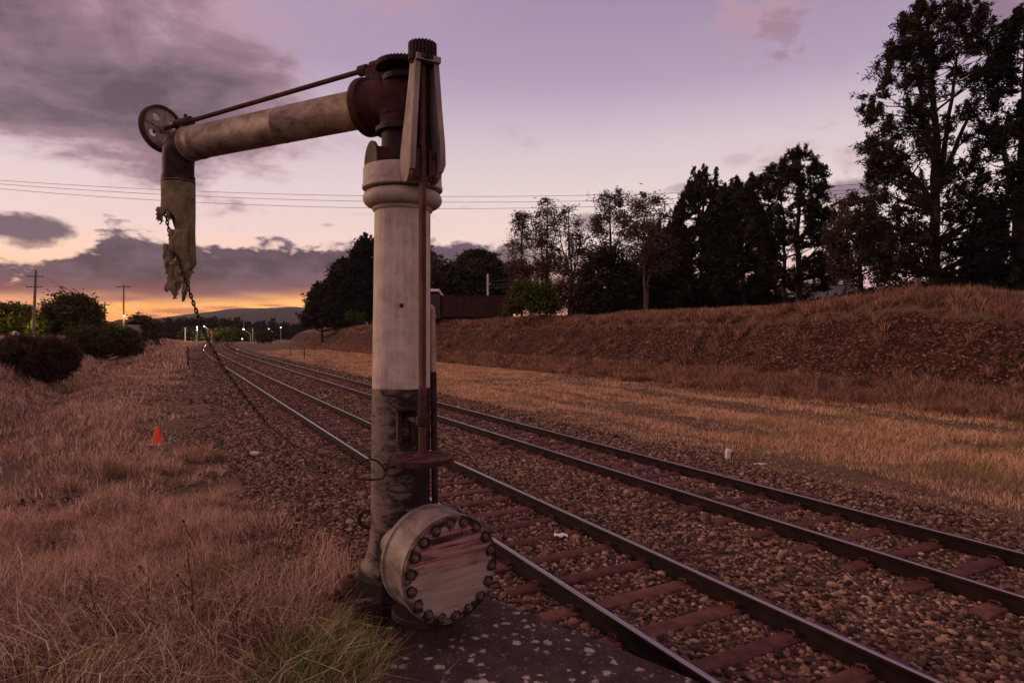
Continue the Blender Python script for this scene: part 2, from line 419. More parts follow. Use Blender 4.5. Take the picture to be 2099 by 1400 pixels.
def m_slab():
    m, nt, b = newmat('lichened_concrete'); v = objco(nt)
    n = noise(nt, v, 4, 6, .65); f = noise(nt, v, 45, 5, .7)
    base = ramp(nt, n * .6 + f * .4, [(.3, (.022, .013, .011)), (.5, (.05, .031, .026)), (.7, (.09, .058, .046))])
    mp = noise(nt, v, 9, 3, .5)
    vo = node(nt, 'ShaderNodeTexVoronoi'); vo.inputs['Scale'].default_value = 11; vo.inputs['Randomness'].default_value = 1
    wn = node(nt, 'ShaderNodeTexNoise'); wn.inputs['Scale'].default_value = 14; wn.inputs['Detail'].default_value = 4; nt.links.new(v, wn.inputs['Vector'])
    wv = node(nt, 'ShaderNodeVectorMath', operation='MULTIPLY_ADD'); nt.links.new(wn.outputs['Color'], wv.inputs[0]); wv.inputs[1].default_value = (.09, .09, .09); nt.links.new(v, wv.inputs[2])
    nt.links.new(wv.outputs[0], vo.inputs['Vector'])
    c = node(nt, 'ShaderNodeSeparateColor'); nt.links.new(vo.outputs['Color'], c.inputs[0])
    rad = (X(c.outputs[0]) - .20) * .70
    blot = (rad - X(vo.outputs['Distance']) + (noise(nt, v, 50, 5, .65) - .5) * .75).sm(-.02, .12) * (noise(nt, v, 2.0, 3, .5) - .37).sm(0, .16)
    vo2 = node(nt, 'ShaderNodeTexVoronoi'); vo2.inputs['Scale'].default_value = 40; nt.links.new(v, vo2.inputs['Vector'])
    c2 = node(nt, 'ShaderNodeSeparateColor'); nt.links.new(vo2.outputs['Color'], c2.inputs[0])
    spk = ((X(c2.outputs[1]) - .50) * .9 - X(vo2.outputs['Distance']) + (f - .5) * .3).sm(0, .06) * (mp - .40).sm(0, .2)
    col = mix(nt, blot * (f * 1.5 + .15).clamp(), base, (.36, .305, .225))
    col = mix(nt, spk * .8, col, (.22, .165, .15))
    setb(nt, b, col, .9, 0.0, n * .6 + f * .6 + blot * .3, .6, .012)
    return m
M['slab'] = m_slab()
def m_emit(name, col, st):
    m, nt, b = newmat(name); b.inputs['Base Color'].default_value = (*col, 1)
    b.inputs['Emission Color'].default_value = (*col, 1); b.inputs['Emission Strength'].default_value = st
    return m
M['lampviolet'] = m_emit('lamp_violet', (.75, .6, 1.0), 5)
M['lampwarm'] = m_emit('lamp_warm', (1.0, .8, .45), 7)
M['hill'] = generic('wooded_hill', [(.008, .008, .007), (.014, .013, .010), (.022, .019, .015)], .02, .95, .0, 0, (1, 1, 3))
M['glass'] = generic('dirty_glass', [(.03, .02, .02), (.06, .045, .045)], 3, .3, .05)

# ------------------------------------------------------------------ world: dusk sky with clouds
def azel(px, py):
    u = (px - CX) / F; v = (HY - py) / F
    return math.atan(u), math.atan(v / math.sqrt(1 + u * u))
def make_world():
    w = bpy.data.worlds.new("World"); S.world = w; w.use_nodes = True
    nt = w.node_tree; nt.nodes.clear(); X.nt = nt
    out = nt.nodes.new('ShaderNodeOutputWorld'); bg = nt.nodes.new('ShaderNodeBackground')
    nt.links.new(bg.outputs[0], out.inputs[0])
    tc = nt.nodes.new('ShaderNodeTexCoord'); sx = node(nt, 'ShaderNodeSeparateXYZ'); nt.links.new(tc.outputs['Generated'], sx.inputs[0])
    x, y, z = (X(sx.outputs[i]) for i in range(3))
    el = X.m('ARCSINE', z); az = X.m('ARCTAN2', x, y)
    e0 = X.m('MAXIMUM', el, 0.0)
    base = ramp(nt, e0, [(0, lin(192, 112, 118)), (.03, lin(214, 138, 134)), (.08, lin(234, 186, 180)), (.14, lin(240, 216, 204)), (.21, lin(229, 209, 206)),
                         (.29, lin(211, 192, 200)), (.37, lin(176, 156, 181)), (.52, lin(147, 127, 159)), (.75, lin(130, 114, 150)), (1, lin(110, 96, 130))])
    glow = ramp(nt, e0, [(0, lin(225, 100, 50)), (.02, lin(250, 150, 62)), (.045, lin(255, 182, 88)), (.07, lin(255, 196, 120)), (.10, lin(246, 200, 168)), (.15, lin(240, 208, 202)), (.22, lin(226, 204, 206)), (.4, lin(170, 150, 176))])
    da = (az + .44) / .40
    wz = X.m('EXPONENT', da * da * -1.0)
    sky = mix(nt, wz, base, glow)
    # the side of the sky away from the afterglow (behind the viewer) is bluer
    sky = mix(nt, y.sm(.1, -.6) * .55, sky, lin(142, 128, 158))
    gl = nt.nodes.new('ShaderNodeVectorMath'); gl.operation = 'MULTIPLY_ADD'; wl = wz * e0.sm(.16, .03) * .45
    gt = mix(nt, wl.clamp(), (0, 0, 0), (1, .95, .8)); nt.links.new(sky, gl.inputs[0]); nt.links.new(gt, gl.inputs[1]); nt.links.new(sky, gl.inputs[2]); sky = gl.outputs[0]
    # --- cloud bank low over the glow
    P2 = vec(nt, az, el * 2.6, 0.0)
    nA = noise(nt, P2, 8, 8, .62, .25); nB = noise(nt, vec(nt, az, el * 1.6, 4.0), 26, 6, .6, .2); nC = noise(nt, vec(nt, az, el * 5.0, 8.0), 9, 7, .6, .2)
    E = lambda px, py: azel(px, py)[1]
    A = lambda px: azel(px, 600)[0]
    topl = az.sm(A(20), A(230)) * (E(230, 478) - E(30, 545)) + E(30, 545)
    top = topl + az.sm(A(230), A(1000)) * (E(760, 492) - E(230, 478)) + (nA - .5) * .11 + (nB - .5) * .075
    bot = az * 0.0 + E(300, 622) + (nC - .5) * .030 + az.sm(A(300), A(700)) * (E(600, 612) - E(300, 622))
    d_top = (top - el); d_bot = (el - bot)
    bank = d_top.sm(-.003, .014) * d_bot.sm(-.012, .020) * az.sm(A(1175), A(1010)) * az.sm(-1.6, -1.0)
    cs = mix(nt, ((el - bot) / .036 + (nC - .5) * .9).clamp(), lin(150, 72, 76), lin(52, 40, 60))
    cs = mix(nt, ((nA - .5) * 4.2 + (nB - .5) * 2.6 + .35).clamp() * .7, cs, lin(108, 86, 106))
    rim = d_top.sm(.016, .0)
    cs = mix(nt, rim * .55, cs, lin(196, 164, 172))
    sky = mix(nt, bank * .96, sky, cs)
    # --- lens shaped clouds and wisps
    def lens(px, py, rx, ry, col, k, hard=.5, warp=.9):
        a0, el0 = azel(px, py); nonlocal sky
        dx = (az - a0) / (rx / F); dy = (el - el0) / (ry / F)
        q = 1.0 - X.m('SQRT', dx * dx + dy * dy) + (nB - .5) * warp * 1.5 + (nA - .5) * warp * 1.5
        sky = mix(nt, q.sm(0, hard) * k, sky, col)
    lens(30, 466, 95, 30, lin(104, 84, 98), .95, .4, .7)
    lens(60, 500, 60, 12, lin(126, 96, 104), .7, .6, 1.2)
    lens(485, 430, 45, 10, lin(180, 150, 164), .6, .8, 1.2)
    lens(672, 462, 22, 6, lin(170, 140, 150), .6, .8, 1.0)
    lens(1200, 455, 60, 24, lin(140, 112, 128), .75, .6, .9)
    lens(1395, 388, 45, 13, lin(165, 138, 150), .6, .8, 1.1)
    lens(1740, 392, 75, 26, lin(126, 102, 120), .85, .6, .8)
    lens(1510, 328, 45, 20, lin(186, 160, 172), .5, .9, 1.0)
    lens(1560, 45, 130, 75, lin(178, 146, 160), .8, .8, 1.6)
    lens(1600, 60, 60, 40, lin(150, 118, 134), .6, .7, 1.8)
    lens(2060, 20, 130, 70, lin(138, 108, 124), .8, .8, 1.0)
    for (px, py, rx, ry) in ((350, 638, 70, 8), (480, 632, 60, 6), (185, 610, 60, 10), (270, 612, 30, 5), (300, 648, 50, 6), (105, 632, 50, 12), (420, 606, 40, 4), (560, 626, 50, 5)):
        lens(px, py, rx, ry, lin(172, 100, 82), .75, .8, 1.1)
    # --- the high soft cloud sheet, upper left and overhead
    den = X.m('MAXIMUM', z, 0.0) + .22
    PV = vec(nt, x / den, y / den, 0.0)
    c1 = noise(nt, PV, 1.6, 8, .6, .35); c2 = noise(nt, PV, 4.2, 7, .62, .35)
    a_l = az.sm(A(760), A(330)); e_l = el.sm(E(250, 400), E(250, 250))
    high = el.sm(.42, .62) * .8
    cover = X.m('MAXIMUM', a_l * e_l * (az.sm(-2.6, -1.6)), high * .75)
    lobe = X.m('EXPONENT', ((az - A(400)) * (az - A(400)) / .045 + (el - E(400, 175)) * (el - E(400, 175)) / .006) * -1.0)
    core = X.m('EXPONENT', ((az - A(90)) * (az - A(90)) / .05 + (el - E(90, 150)) * (el - E(90, 150)) / .012) * -1.0)
    gap = X.m('EXPONENT', ((az - A(430)) * (az - A(430)) / .02 + (el - E(430, 100)) * (el - E(430, 100)) / .0035) * -1.0)
    q = cover * .46 + lobe * .15 - gap * .22 + core * .20 + (c1 - .5) * 1.6 + (c2 - .5) * .55
    sh = q.sm(.10, .42)
    shade = ramp(nt, q + (c2 - .5) * .5, [(.08, lin(192, 158, 174)), (.22, lin(182, 146, 158)), (.40, lin(148, 116, 130)), (.80, lin(76, 60, 75))])
    sky = mix(nt, sh * .9, sky, shade)
    pink = (noise(nt, PV, 1.7, 5, .55, .4) - .42).sm(0, .20) * el.sm(E(700, 150), E(700, 20)) * az.sm(A(1250), A(600))
    sky = mix(nt, pink * .75, sky, lin(190, 148, 158))
    # added fill light: the unseen zenith and rear sky are brightened to light the ground
    lit = el.sm(.62, .95) * .75 + y.sm(.0, -.5) * el.sm(-.02, .12) * .75
    gain = nt.nodes.new('ShaderNodeVectorMath'); gain.operation = 'MULTIPLY_ADD'
    tint = mix(nt, lit.clamp(), (0, 0, 0), (1.05, .88, .70))
    nt.links.new(sky, gain.inputs[0]); nt.links.new(tint, gain.inputs[1]); nt.links.new(sky, gain.inputs[2]); sky = gain.outputs[0]
    # below the horizon: dim earth
    sky = mix(nt, el.sm(.0, -.03), sky, lin(80, 55, 55))
    # a low physical sky adds the last of the daylight
    ns = nt.nodes.new('ShaderNodeTexSky'); ns.sky_type = 'NISHITA'; ns.sun_disc = False
    ns.sun_elevation = math.radians(1.0); ns.sun_rotation = math.radians(-69)
    bg2 = nt.nodes.new('ShaderNodeBackground'); nt.links.new(ns.outputs[0], bg2.inputs[0]); bg2.inputs[1].default_value = .006
    ad = nt.nodes.new('ShaderNodeAddShader')
    nt.links.new(sky, bg.inputs[0]); bg.inputs[1].default_value = 1.08
    nt.links.new(bg.outputs[0], ad.inputs[0]); nt.links.new(bg2.outputs[0], ad.inputs[1]); nt.links.new(ad.outputs[0], out.inputs[0])
make_world()
S.world.cycles.sampling_method = 'MANUAL'; S.world.cycles.sample_map_resolution = 512
sl = bpy.data.lights.new('dusk_sun', 'SUN'); sl.energy = 1.9; sl.angle = math.radians(16); sl.color = (1.0, .60, .38)
so = bpy.data.objects.new('dusk_sun', sl); COL.objects.link(so)
so.rotation_euler = Vector((math.sin(-1.20), math.cos(-1.20), .21)).to_track_quat('Z', 'Y').to_euler()

# ------------------------------------------------------------------ camera
cam = bpy.data.cameras.new('camera'); co = bpy.data.objects.new('camera', cam); COL.objects.link(co)
co.location = (0, 0, CAMH); co.rotation_euler = (PI / 2, 0, 0)
cam.sensor_width = 36; cam.lens = F / 2099 * 36; cam.shift_y = -14 / 2099; cam.clip_end = 20000; cam.clip_start = .05
S.camera = co
S.view_settings.view_transform = 'Standard'; S.view_settings.look = 'None'; S.view_settings.exposure = 0; S.view_settings.gamma = 1
S.cycles.use_denoising = True; S.cycles.max_bounces = 6; S.cycles.transparent_max_bounces = 6
# ================================================================== SETTING
def make_ground():
    def axis(lo, hi, step, far_lo, far_hi, g):
        a = list(np.arange(lo, hi, step)); d = step; q = hi
        while q < far_hi: a.append(q); d *= g; q += d
        a.append(far_hi); d = step; q = lo - step; b = []
        while q > far_lo: b.append(q); d *= g; q -= d
        b.append(far_lo); return np.array(sorted(set(b + a)))
    s = axis(1.0, 75.0, .30, -60, 4300, 1.035); n = axis(-16.0, 36.0, .30, -3200, 3200, 1.06)
    Sg, Ng = np.meshgrid(s, n, indexing='ij'); Z, sc = hsn(Sg, Ng)
    x, y = sn2xy(Sg, Ng)
    V = np.stack([x, y, Z], -1).reshape(-1, 3)
    i = np.arange(len(s) - 1)[:, None] * len(n) + np.arange(len(n) - 1)[None]
    q = np.stack([i, i + 1, i + len(n) + 1, i + len(n)], -1).reshape(-1, 4)[:, ::-1]
    o = npmesh('ground', V, None, q, M['ground'], smooth=True)
    at = o.data.attributes.new('scarp', 'FLOAT', 'POINT'); at.data.foreach_set('value', sc.reshape(-1).astype(np.float32))
    tag(o, kind='structure')
make_ground()

# ballast bed: a sheet with shoulders that runs along both tracks
def ballast_z(s, n):
    e = .35 * (fbm(s * .5, n * 0 + 2, 3) - .47)
    sh = sst(1.15 + e, 2.3 + e, n) * (1 - sst(10.2 + e, 11.6 + e, n))
    return -.14 + sh * .115 + .025 * (fbm(s * 1.3, n * 1.3, 3) - .47)
def make_ballast():
    s = np.concatenate([np.arange(-2, 60, .3), np.arange(60, 200, 1.5), np.arange(200, 620, 5)])
    n = np.arange(.9, 12.01, .25)
    Sg, Ng = np.meshgrid(s, n, indexing='ij'); x, y = sn2xy(Sg, Ng); Z = ballast_z(Sg, Ng)
    V = np.stack([x, y, Z], -1).reshape(-1, 3)
    i = np.arange(len(s) - 1)[:, None] * len(n) + np.arange(len(n) - 1)[None]
    q = np.stack([i, i + 1, i + len(n) + 1, i + len(n)], -1).reshape(-1, 4)[:, ::-1]
    tag(npmesh('ballast_bed', V, None, q, M['ballast'], smooth=True), kind='structure')
make_ballast()

# loose stones on the bed, modelled one by one
def ico():
    t = (1 + 5 ** .5) / 2
    v = np.array([(-1, t, 0), (1, t, 0), (-1, -t, 0), (1, -t, 0), (0, -1, t), (0, 1, t), (0, -1, -t), (0, 1, -t), (t, 0, -1), (t, 0, 1), (-t, 0, -1), (-t, 0, 1)], float)
    v /= np.linalg.norm(v[0])
    f = np.array([(0, 11, 5), (0, 5, 1), (0, 1, 7), (0, 7, 10), (0, 10, 11), (1, 5, 9), (5, 11, 4), (11, 10, 2), (10, 7, 6), (7, 1, 8), (3, 9, 4), (3, 4, 2), (3, 2, 6), (3, 6, 8), (3, 8, 9), (4, 9, 5), (2, 4, 11), (6, 2, 10), (8, 6, 7), (9, 8, 1)])
    return v, f
def rotmats(n, rng):
    q = rng.normal(size=(n, 4)); q /= np.linalg.norm(q, axis=1)[:, None]; w, x, y, z = q.T
    return np.stack([np.stack([1 - 2 * (y * y + z * z), 2 * (x * y - z * w), 2 * (x * z + y * w)], -1), np.stack([2 * (x * y + z * w), 1 - 2 * (x * x + z * z), 2 * (y * z - x * w)], -1), np.stack([2 * (x * z - y * w), 2 * (y * z + x * w), 1 - 2 * (x * x + y * y)], -1)], 1)
def stones(name, c, size, rng, mat):
    v, f = ico(); N = len(c)
    A = rng.uniform(.52, 1.4, (N, 1, 3)); V = v[None] * (1 + rng.uniform(-.30, .30, (N, 12, 1))); cl = rng.uniform(.52, .92, (N, 1, 3)); V = np.clip(V, -cl, cl) * 1.22 * A * size[:, None, None]
    R = rotmats(N, rng); V = np.einsum('nij,nkj->nki', R, V); V[..., 2] *= .75
    V = V + c[:, None, :]
    T = (f[None] + (np.arange(N) * 12)[:, None, None]).reshape(-1, 3)
    return npmesh(name, V.reshape(-1, 3), T, None, mat)
SL_PITCH = .705; SL_HALF = .115
def on_sleeper(s, n):
    a = np.abs((s - 6.10 + SL_PITCH / 2) % SL_PITCH - SL_PITCH / 2) < SL_HALF - .012 + .03 * (s > 13)
    b = np.abs((s - 6.25 + SL_PITCH / 2) % SL_PITCH - SL_PITCH / 2) < SL_HALF - .012 + .03 * (s > 13)
    return (a & (np.abs(n - 4.38) < 1.18)) | (b & (np.abs(n - 8.305) < 1.18))
def make_stones():
    rng = np.random.default_rng(5); C = []; Z = []
    for s0, s1, dens, r0, r1 in ((2.2, 14, 620, .015, .033), (14, 26, 300, .022, .040), (26, 46, 100, .034, .056), (46, 90, 42, .045, .07)):
        N = int((s1 - s0) * 13.4 * dens)
        s = rng.uniform(s0, s1, N); n = rng.uniform(-2.6, 11.9, N)
        e = .5 * (fbm(s * .9, n * .9, 3) - .47)
        keep = ((n > 1.25 + e) | (rng.random(N) < np.clip(.40 + (n - 1.3) * .095 + 1.6 * (fbm(s * .6 + 8, n * .8, 3) - .5), .0, .6))) & ((n < 11.25 + e) | (rng.random(N) < .10)) & ~on_sleeper(s, n)
        for k in (3.63, 5.134, 7.553, 9.057): keep &= np.abs(n - k) > .085
        # keep the foot of the column and the slab clear
        x, y = sn2xy(s, n)
        keep &= ~((y < 6.45) & (x < 1.0) & (n < 3.1)) | (n > 3.0)
        s, n, x, y = s[keep], n[keep], x[keep], y[keep]
        r = rng.uniform(r0, r1, len(s)) * np.where(rng.random(len(s)) < .10, 1.5, 1)
        zb = np.maximum(ballast_z(s, n), hz(x, y))
        C.append(np.stack([x, y, zb + r * rng.uniform(-.35, .6, len(s))], -1)); Z.append(r)
    c = np.concatenate(C); r = np.concatenate(Z)
    o = stones('ballast_stones', c, r, rng, M['stone']); tag(o, 'loose brown and grey ballast stones between the rails', 'gravel', kind='stuff')
    print('stones', len(c))
make_stones()
def make_scarp_stones():
    rng = np.random.default_rng(15); N = 60000
    s = rng.uniform(0, 130, N) ** 1.0; n = rng.uniform(23.5, 31, N)
    z, sc = hsn(s, n); k = (sc > .5) & (rng.random(N) < np.clip(fbm(s * .35, n * .6, 3) * 1.5 - .2, 0, 1)) | (rng.random(N) < .012)
    s, n, z = s[k], n[k], z[k]; x, y = sn2xy(s, n)
    r = rng.uniform(.012, .042, len(s)) * np.where(rng.random(len(s)) < .04, 2.0, 1)
    tag(stones('bank_rubble', np.stack([x, y, z + r * .1], -1), r, rng, M['rubble']), 'broken stones lying in the bare face of the cutting', 'rubble', kind='stuff')
M['rubble'] = generic('bank_stone', [(.08, .035, .02), (.26, .14, .08), (.55, .38, .25)], 1.7, .9, .3)
make_scarp_stones()

# concrete slab round the foot of the column
def make_slab():
    z = .10
    pts = [P(x, y, 1300 * (CAMH - z) / (y - HY)) for x, y in ((742, 1205), (900, 1180), (1005, 1227), (1118, 1268), (1240, 1316), (1340, 1356), (1452, 1402))] + [Vector((1.75, 4.1, z)), Vector((-1.2, 4.1, z)), Vector((-1.30, 5.2, z)), Vector((-1.55, 5.85, z))]
    mb = MB(); n = len(pts); lo = [Vector((p.x, p.y, -.3)) for p in pts]
    mb.add(lo + pts, [tuple(range(n, 2 * n))[::-1]] + [((i + 1) % n, i, n + i, n + (i + 1) % n) for i in range(n)])
    o = mb.build('concrete_slab', M['slab'], loc=(0, 5.2, .1), smooth=False, bevel=.02)
    import bmesh
    bm = bmesh.new(); bm.from_mesh(o.data); bmesh.ops.recalc_face_normals(bm, faces=bm.faces[:]); bm.to_mesh(o.data); bm.free()
    tag(o, 'dark concrete slab spotted with pale lichen under the water column', 'slab')
make_slab()

# ------------------------------------------------------------------ railway tracks
RAILPROF = [(-.070, 0), (.070, 0), (.070, .014), (.016, .036), (.010, .05), (.010, .115), (.036, .130), (.036, .158), (.028, .168), (.012, .172), (-.012, .172), (-.028, .168), (-.036, .158), (-.036, .130), (-.010, .115), (-.010, .05), (-.016, .036), (-.070, .014)]
def rail_mesh(name, nc, parent):
    s = np.concatenate([np.arange(-1, 40, 1.0), np.arange(40, 640, 3.0)]); k = len(RAILPROF)
    V = []
    for a, zz in RAILPROF:
        x, y = sn2xy(s, np.full_like(s, nc + a)); V.append(np.stack([x, y, np.full_like(s, zz)], -1))
    V = np.stack(V, 1).reshape(-1, 3)
    i = np.arange(len(s) - 1)[:, None] * k; j = np.arange(k)[None]; j2 = (np.arange(k)[None] + 1) % k
    q = np.stack([i + j, i + j2, i + k + j2, i + k + j], -1).reshape(-1, 4)
    o = npmesh(name, V, None, q, M['rail'], parent, smooth=True)
    cr = np.tile(np.array([1.0 if zz >= .1675 else 0.0 for a, zz in RAILPROF], np.float32), len(s))
    at = o.data.attributes.new('crown', 'FLOAT', 'POINT'); at.data.foreach_set('value', cr)
    o.data.set_sharp_from_angle(angle=math.radians(50)); return o
def sleeper_mb(mb, s, nc, rng, rot=0):
    x, y = sn2xy(s, nc); x2, y2 = sn2xy(s + .05, nc)
    T = Vector((float(x2 - x), float(y2 - y), 0)).normalized(); N = Vector((T.y, -T.x, 0))
    c = Vector((float(x), float(y), 0)); h = 1.2; w = SL_HALF; zt = .016 + rng.uniform(-.005, .005)
    rings = []
    for a in (-h, -h + .06, -.5, 0, .5, h - .06, h):
        d = .03 if abs(a) > h - .01 else 0
        jit = rng.uniform(-.004, .004)
        rings.append([c + N * a + T * (t * w) + Vector((0, 0, zz - d)) for t, zz in ((-1.0, -.16), (1.0, -.16), (.86 + jit, zt - .012), (.7 + jit, zt), (-.7 + jit, zt), (-.86 + jit, zt - .012))])
    mb.loft(rings); return T, N, c
def clip_mb(mb, c, T, N, a, sd):
    """a spring clip and base lug at each side of a rail that crosses the sleeper at offset a"""
    p = c + N * (a + sd * .105)
    mb.box(p + Vector((0, 0, .012)), (.026, .045, .014), (N, T, Vector((0, 0, 1))))
    mb.tube([p + T * .05 + Vector((0, 0, .015)), p + T * .055 + Vector((0, 0, .05)), p - T * .01 + N * (-sd * .03) + Vector((0, 0, .055)), p - T * .05 + Vector((0, 0, .045)), p - T * .045 + N * (-sd * .045) + Vector((0, 0, .03))], .011, 6)
def make_track(label, nr, phase, other):
    nc = (nr[0] + nr[1]) / 2
    x, y = sn2xy(6.0, nc); rng = random.Random(other)
    t = thing('railway_track', label, 'railway track', (float(x), float(y), 0), 'tracks of the double railway line')
    for k in nr: rail_mesh('rail', k, t)
    s = phase - SL_PITCH * 5; i = 0; rest = MB()
    while s < 260:
        if i < 98:
            mb = MB(); T, N, c = sleeper_mb(mb, s, nc, rng); so_ = mb.build('sleeper', M['sleeper'], t, bevel=0)
            if i < 34:
                for k in nr:
                    for sd in (-1, 1): cm = MB(); clip_mb(cm, c, T, N, k - nc, sd); cm.build('rail_clip', M['rust'], so_)
        else: sleeper_mb(rest, s, nc, rng)
        s += SL_PITCH; i += 1
    o = rest.build('far_sleepers', M['sleeper'], t); o['kind'] = 'stuff'
make_track('near track beside the water column, its rails glowing orange in the distance', (3.63, 5.134), 6.10, 1)
make_track('farther track along the grass strip, its rails darker and half sunk in ballast', (7.553, 9.057), 6.25, 2)

# ------------------------------------------------------------------ grass
def blades(pts, h, w, lean, rng, az=None, curve=1.0):
    """five-vertex blades: (verts, tris, quads)"""
    N = len(pts); a = (fbm(pts[:, 0] * .8 + 11, pts[:, 1] * .8, 3) * 14 + rng.normal(0, 1.0, N)) if az is None else az
    d = np.stack([np.cos(a), np.sin(a), np.zeros(N)], -1)
    fa = rng.uniform(0, 2 * PI, N); sd = np.stack([np.cos(fa), np.sin(fa), np.zeros(N)], -1) * (w / 2)[:, None]
    up = np.array([0, 0, 1.0])
    l = lean * h
    m = pts + up * (h * .58)[:, None] + d * (l * .26)[:, None]
    t = pts + up * (h * np.sqrt(np.maximum(.05, 1 - (lean * .75) ** 2)))[:, None] + d * l[:, None] * curve
    V = np.stack([pts - sd, pts + sd, m + sd * .75, m - sd * .75, t], 1).reshape(-1, 3)
    i = np.arange(N)[:, None] * 5
    return V, i + np.array([[3, 2, 4]]), i + np.array([[0, 1, 2, 3]])
def grass_obj(name, pts, h, w, lean, mat, rng, label, az=None):
    V, T, Q = blades(pts, h, w, lean, rng, az)
    print(name, len(pts))
    return tag(npmesh(name, V, T, Q, mat), label, 'grass', kind='stuff')
def scatter(rng, N, s0, s1, n0, n1, pw=1.0):
    s = s0 + (s1 - s0) * rng.random(N) ** pw; n = rng.uniform(n0, n1, N); x, y = sn2xy(s, n)
    return s, n, x, y
def in_view(x, y, pad=520): 
    u = CX + F * x / np.maximum(y, .1)
    return (y > 2.2) & (u > -pad) & (u < 2099 + pad)
def with_z(x, y, dz=-.02): return np.stack([x, y, hz(x, y) + dz], -1)

def make_grass():
    rng = np.random.default_rng(21)
    # 1 left verge, thinning towards the ballast
    N = 330000
    s, n, x, y = scatter(rng, N, 3.0, 78, -17, 1.9, 1.55)
    cl = fbm(s * .55, n * .55, 4); tus = vnoise(s * 1.5, n * 1.5)
    edge = .9 + 1.1 * (fbm(s * .22, n * .3 + 5, 3) - .47) * 2
    bare = sst(-2.6, 1.2, n - edge * .6) * sst(6.5, 9.0, s)
    k = in_view(x, y) & (rng.random(N) < .12 + .88 * sst(.30, .40, fbm(s * .9 + 20, n * 1.3, 3))) & (rng.random(N) > bare * (1.28 - 1.15 * sst(.52, .66, cl))) & (rng.random(N) < .35 + cl) & (rng.random(N) < .25 + .75 * sst(5.4, 7, y))
    s, n, x, y, cl, tus = (q[k] for q in (s, n, x, y, cl, tus))
    far = np.clip(y / 12, 1, 4)
    bank = sst(-5, -8, n)
    h = (.07 + .24 * np.clip(cl * 1.7 - .45, 0, 1) + .12 * tus) * (1 + .7 * sst(11, 5, y) + .9 * bank) * rng.uniform(.6, 1.25, len(s))
    h *= 1 - .6 * sst(-1.6, 1.0, n) * sst(8, 10, s)
    w = np.maximum(.0032, y * .0006) * np.exp(rng.normal(0, .35, len(s)))
    grass_obj('verge_grass', with_z(x, y), h, w, rng.uniform(.15, .85, len(s)), M['dry'], rng, 'short dry tan grass covering the verge left of the tracks')
    # 2 foreground: long dead stalks and fine tussocks
    N = 140000
    x = rng.uniform(-8.4, -1.1, N); y = rng.uniform(4.0, 10.5, N)
    s, n = xy2sn(x, y); cl = fbm(x * .8 + 3, y * .8, 4); tt = vnoise(x * 1.7 + 5, y * 1.7)
    k = in_view(x, y) & (n + rng.normal(0, .4, N) < 1.05 + .9 * (cl - .47) - .55 * sst(8, 6, y)) & (rng.random(N) < (.25 + .75 * sst(.33, .60, cl * .55 + tt * .45)) * (.08 + .92 * sst(5.4, 6.8, y))) & ~((x > -1.75) & (y > 5.6))
    x, y, cl, tt = x[k], y[k], cl[k], tt[k]
    h = (1 - .55 * sst(-.6, 1.2, n[k])) * (.10 + .42 * sst(.30, .66, cl * .55 + tt * .45)) * rng.uniform(.6, 1.2, len(x)); w = np.maximum(.0026, y * .00045) * np.exp(rng.normal(0, .4, len(x)))
    az = np.arctan2(y - np.round(y * .85) / .85, x - np.round(x * .85) / .85) + rng.normal(0, .8, len(x))
    grass_obj('tussock_grass', with_z(x, y), h, w, rng.uniform(.2, .8, len(x)), M['dry'], rng, 'fluffy pinkish dry tussocks in the left foreground', az)
    N = 44000
    x = rng.uniform(-6.4, -1.05, N); y = rng.uniform(4.0, 6.9, N); s, n = xy2sn(x, y)
    k = in_view(x, y, 520) & (n < 1.4) & (rng.random(N) < sst(7.3, 5.4, y + .5 * (fbm(x * 1.3, y * 1.3, 3) - .5) * 3)) & ~((x > -1.55) & (y > 5.3)) & ~((x > -1.3) & (y > 4.9)); x, y = x[k], y[k]
    h = rng.uniform(.20, .72, len(x)) * np.where(rng.random(len(x)) < .5, .65, 1); w = rng.uniform(.0034, .0105, len(x))
    grass_obj('dead_stalks', with_z(x, y), h, w, rng.uniform(.35, 1.25, len(x)), M['stalk'], rng, 'long tangled dead stalks along the bottom of the foreground')
    # green blades among the stalks near the column
    N = 4600
    x = rng.normal(-1.50, .24, N); y = rng.normal(5.0, .38, N)
    x2 = rng.uniform(-3.6, -1.2, 900); y2 = rng.uniform(4.25, 4.9, 900); x = np.append(x, x2); y = np.append(y, y2)
    k = in_view(x, y, 520) & (y > 4.2) & ~((x > -1.45) & (y > 5.35)) & (x < -1.02); x, y = x[k], y[k]
    grass_obj('green_grass', with_z(x, y), rng.uniform(.14, .55, len(x)), rng.uniform(.005, .011, len(x)), rng.uniform(.1, .7, len(x)), M['green'], rng, 'fresh green blades growing among the stalks beside the column foot')
    # 3 the mown strip right of the tracks
    N = 430000
    s, n, x, y = scatter(rng, N, 1.5, 120, 10.6, 26.6, 1.7)
    cl = fbm(s * .30, n * .8, 4); st = fbm(s * .12 + 4, n * 1.1, 4)
    k = in_view(x, y) & (n > 11.1 + .8 * (cl - .47)) & (rng.random(N) < .20 + .80 * sst(.36, .50, st))
    s, n, x, y, cl, st = (q[k] for q in (s, n, x, y, cl, st))
    h = (.05 + .20 * np.clip(st * 1.8 - .6, 0, 1) + .08 * cl) * rng.uniform(.6, 1.3, len(s)) * (.45 + .55 * sst(11.5, 13.5, n)); w = np.maximum(.0035, y * .00062) * rng.uniform(.8, 1.3, len(s))
    grass_obj('strip_grass', with_z(x, y), h, w, rng.uniform(.2, .8, len(s)), M['band'], rng, 'golden dry grass strip between the tracks and the cutting')
    # 4 the cutting: toe tussocks, patches, brow fringe
    N = 330000
    s, n, x, y = scatter(rng, N, 1.5, 190, 24.0, 44, 1.5)
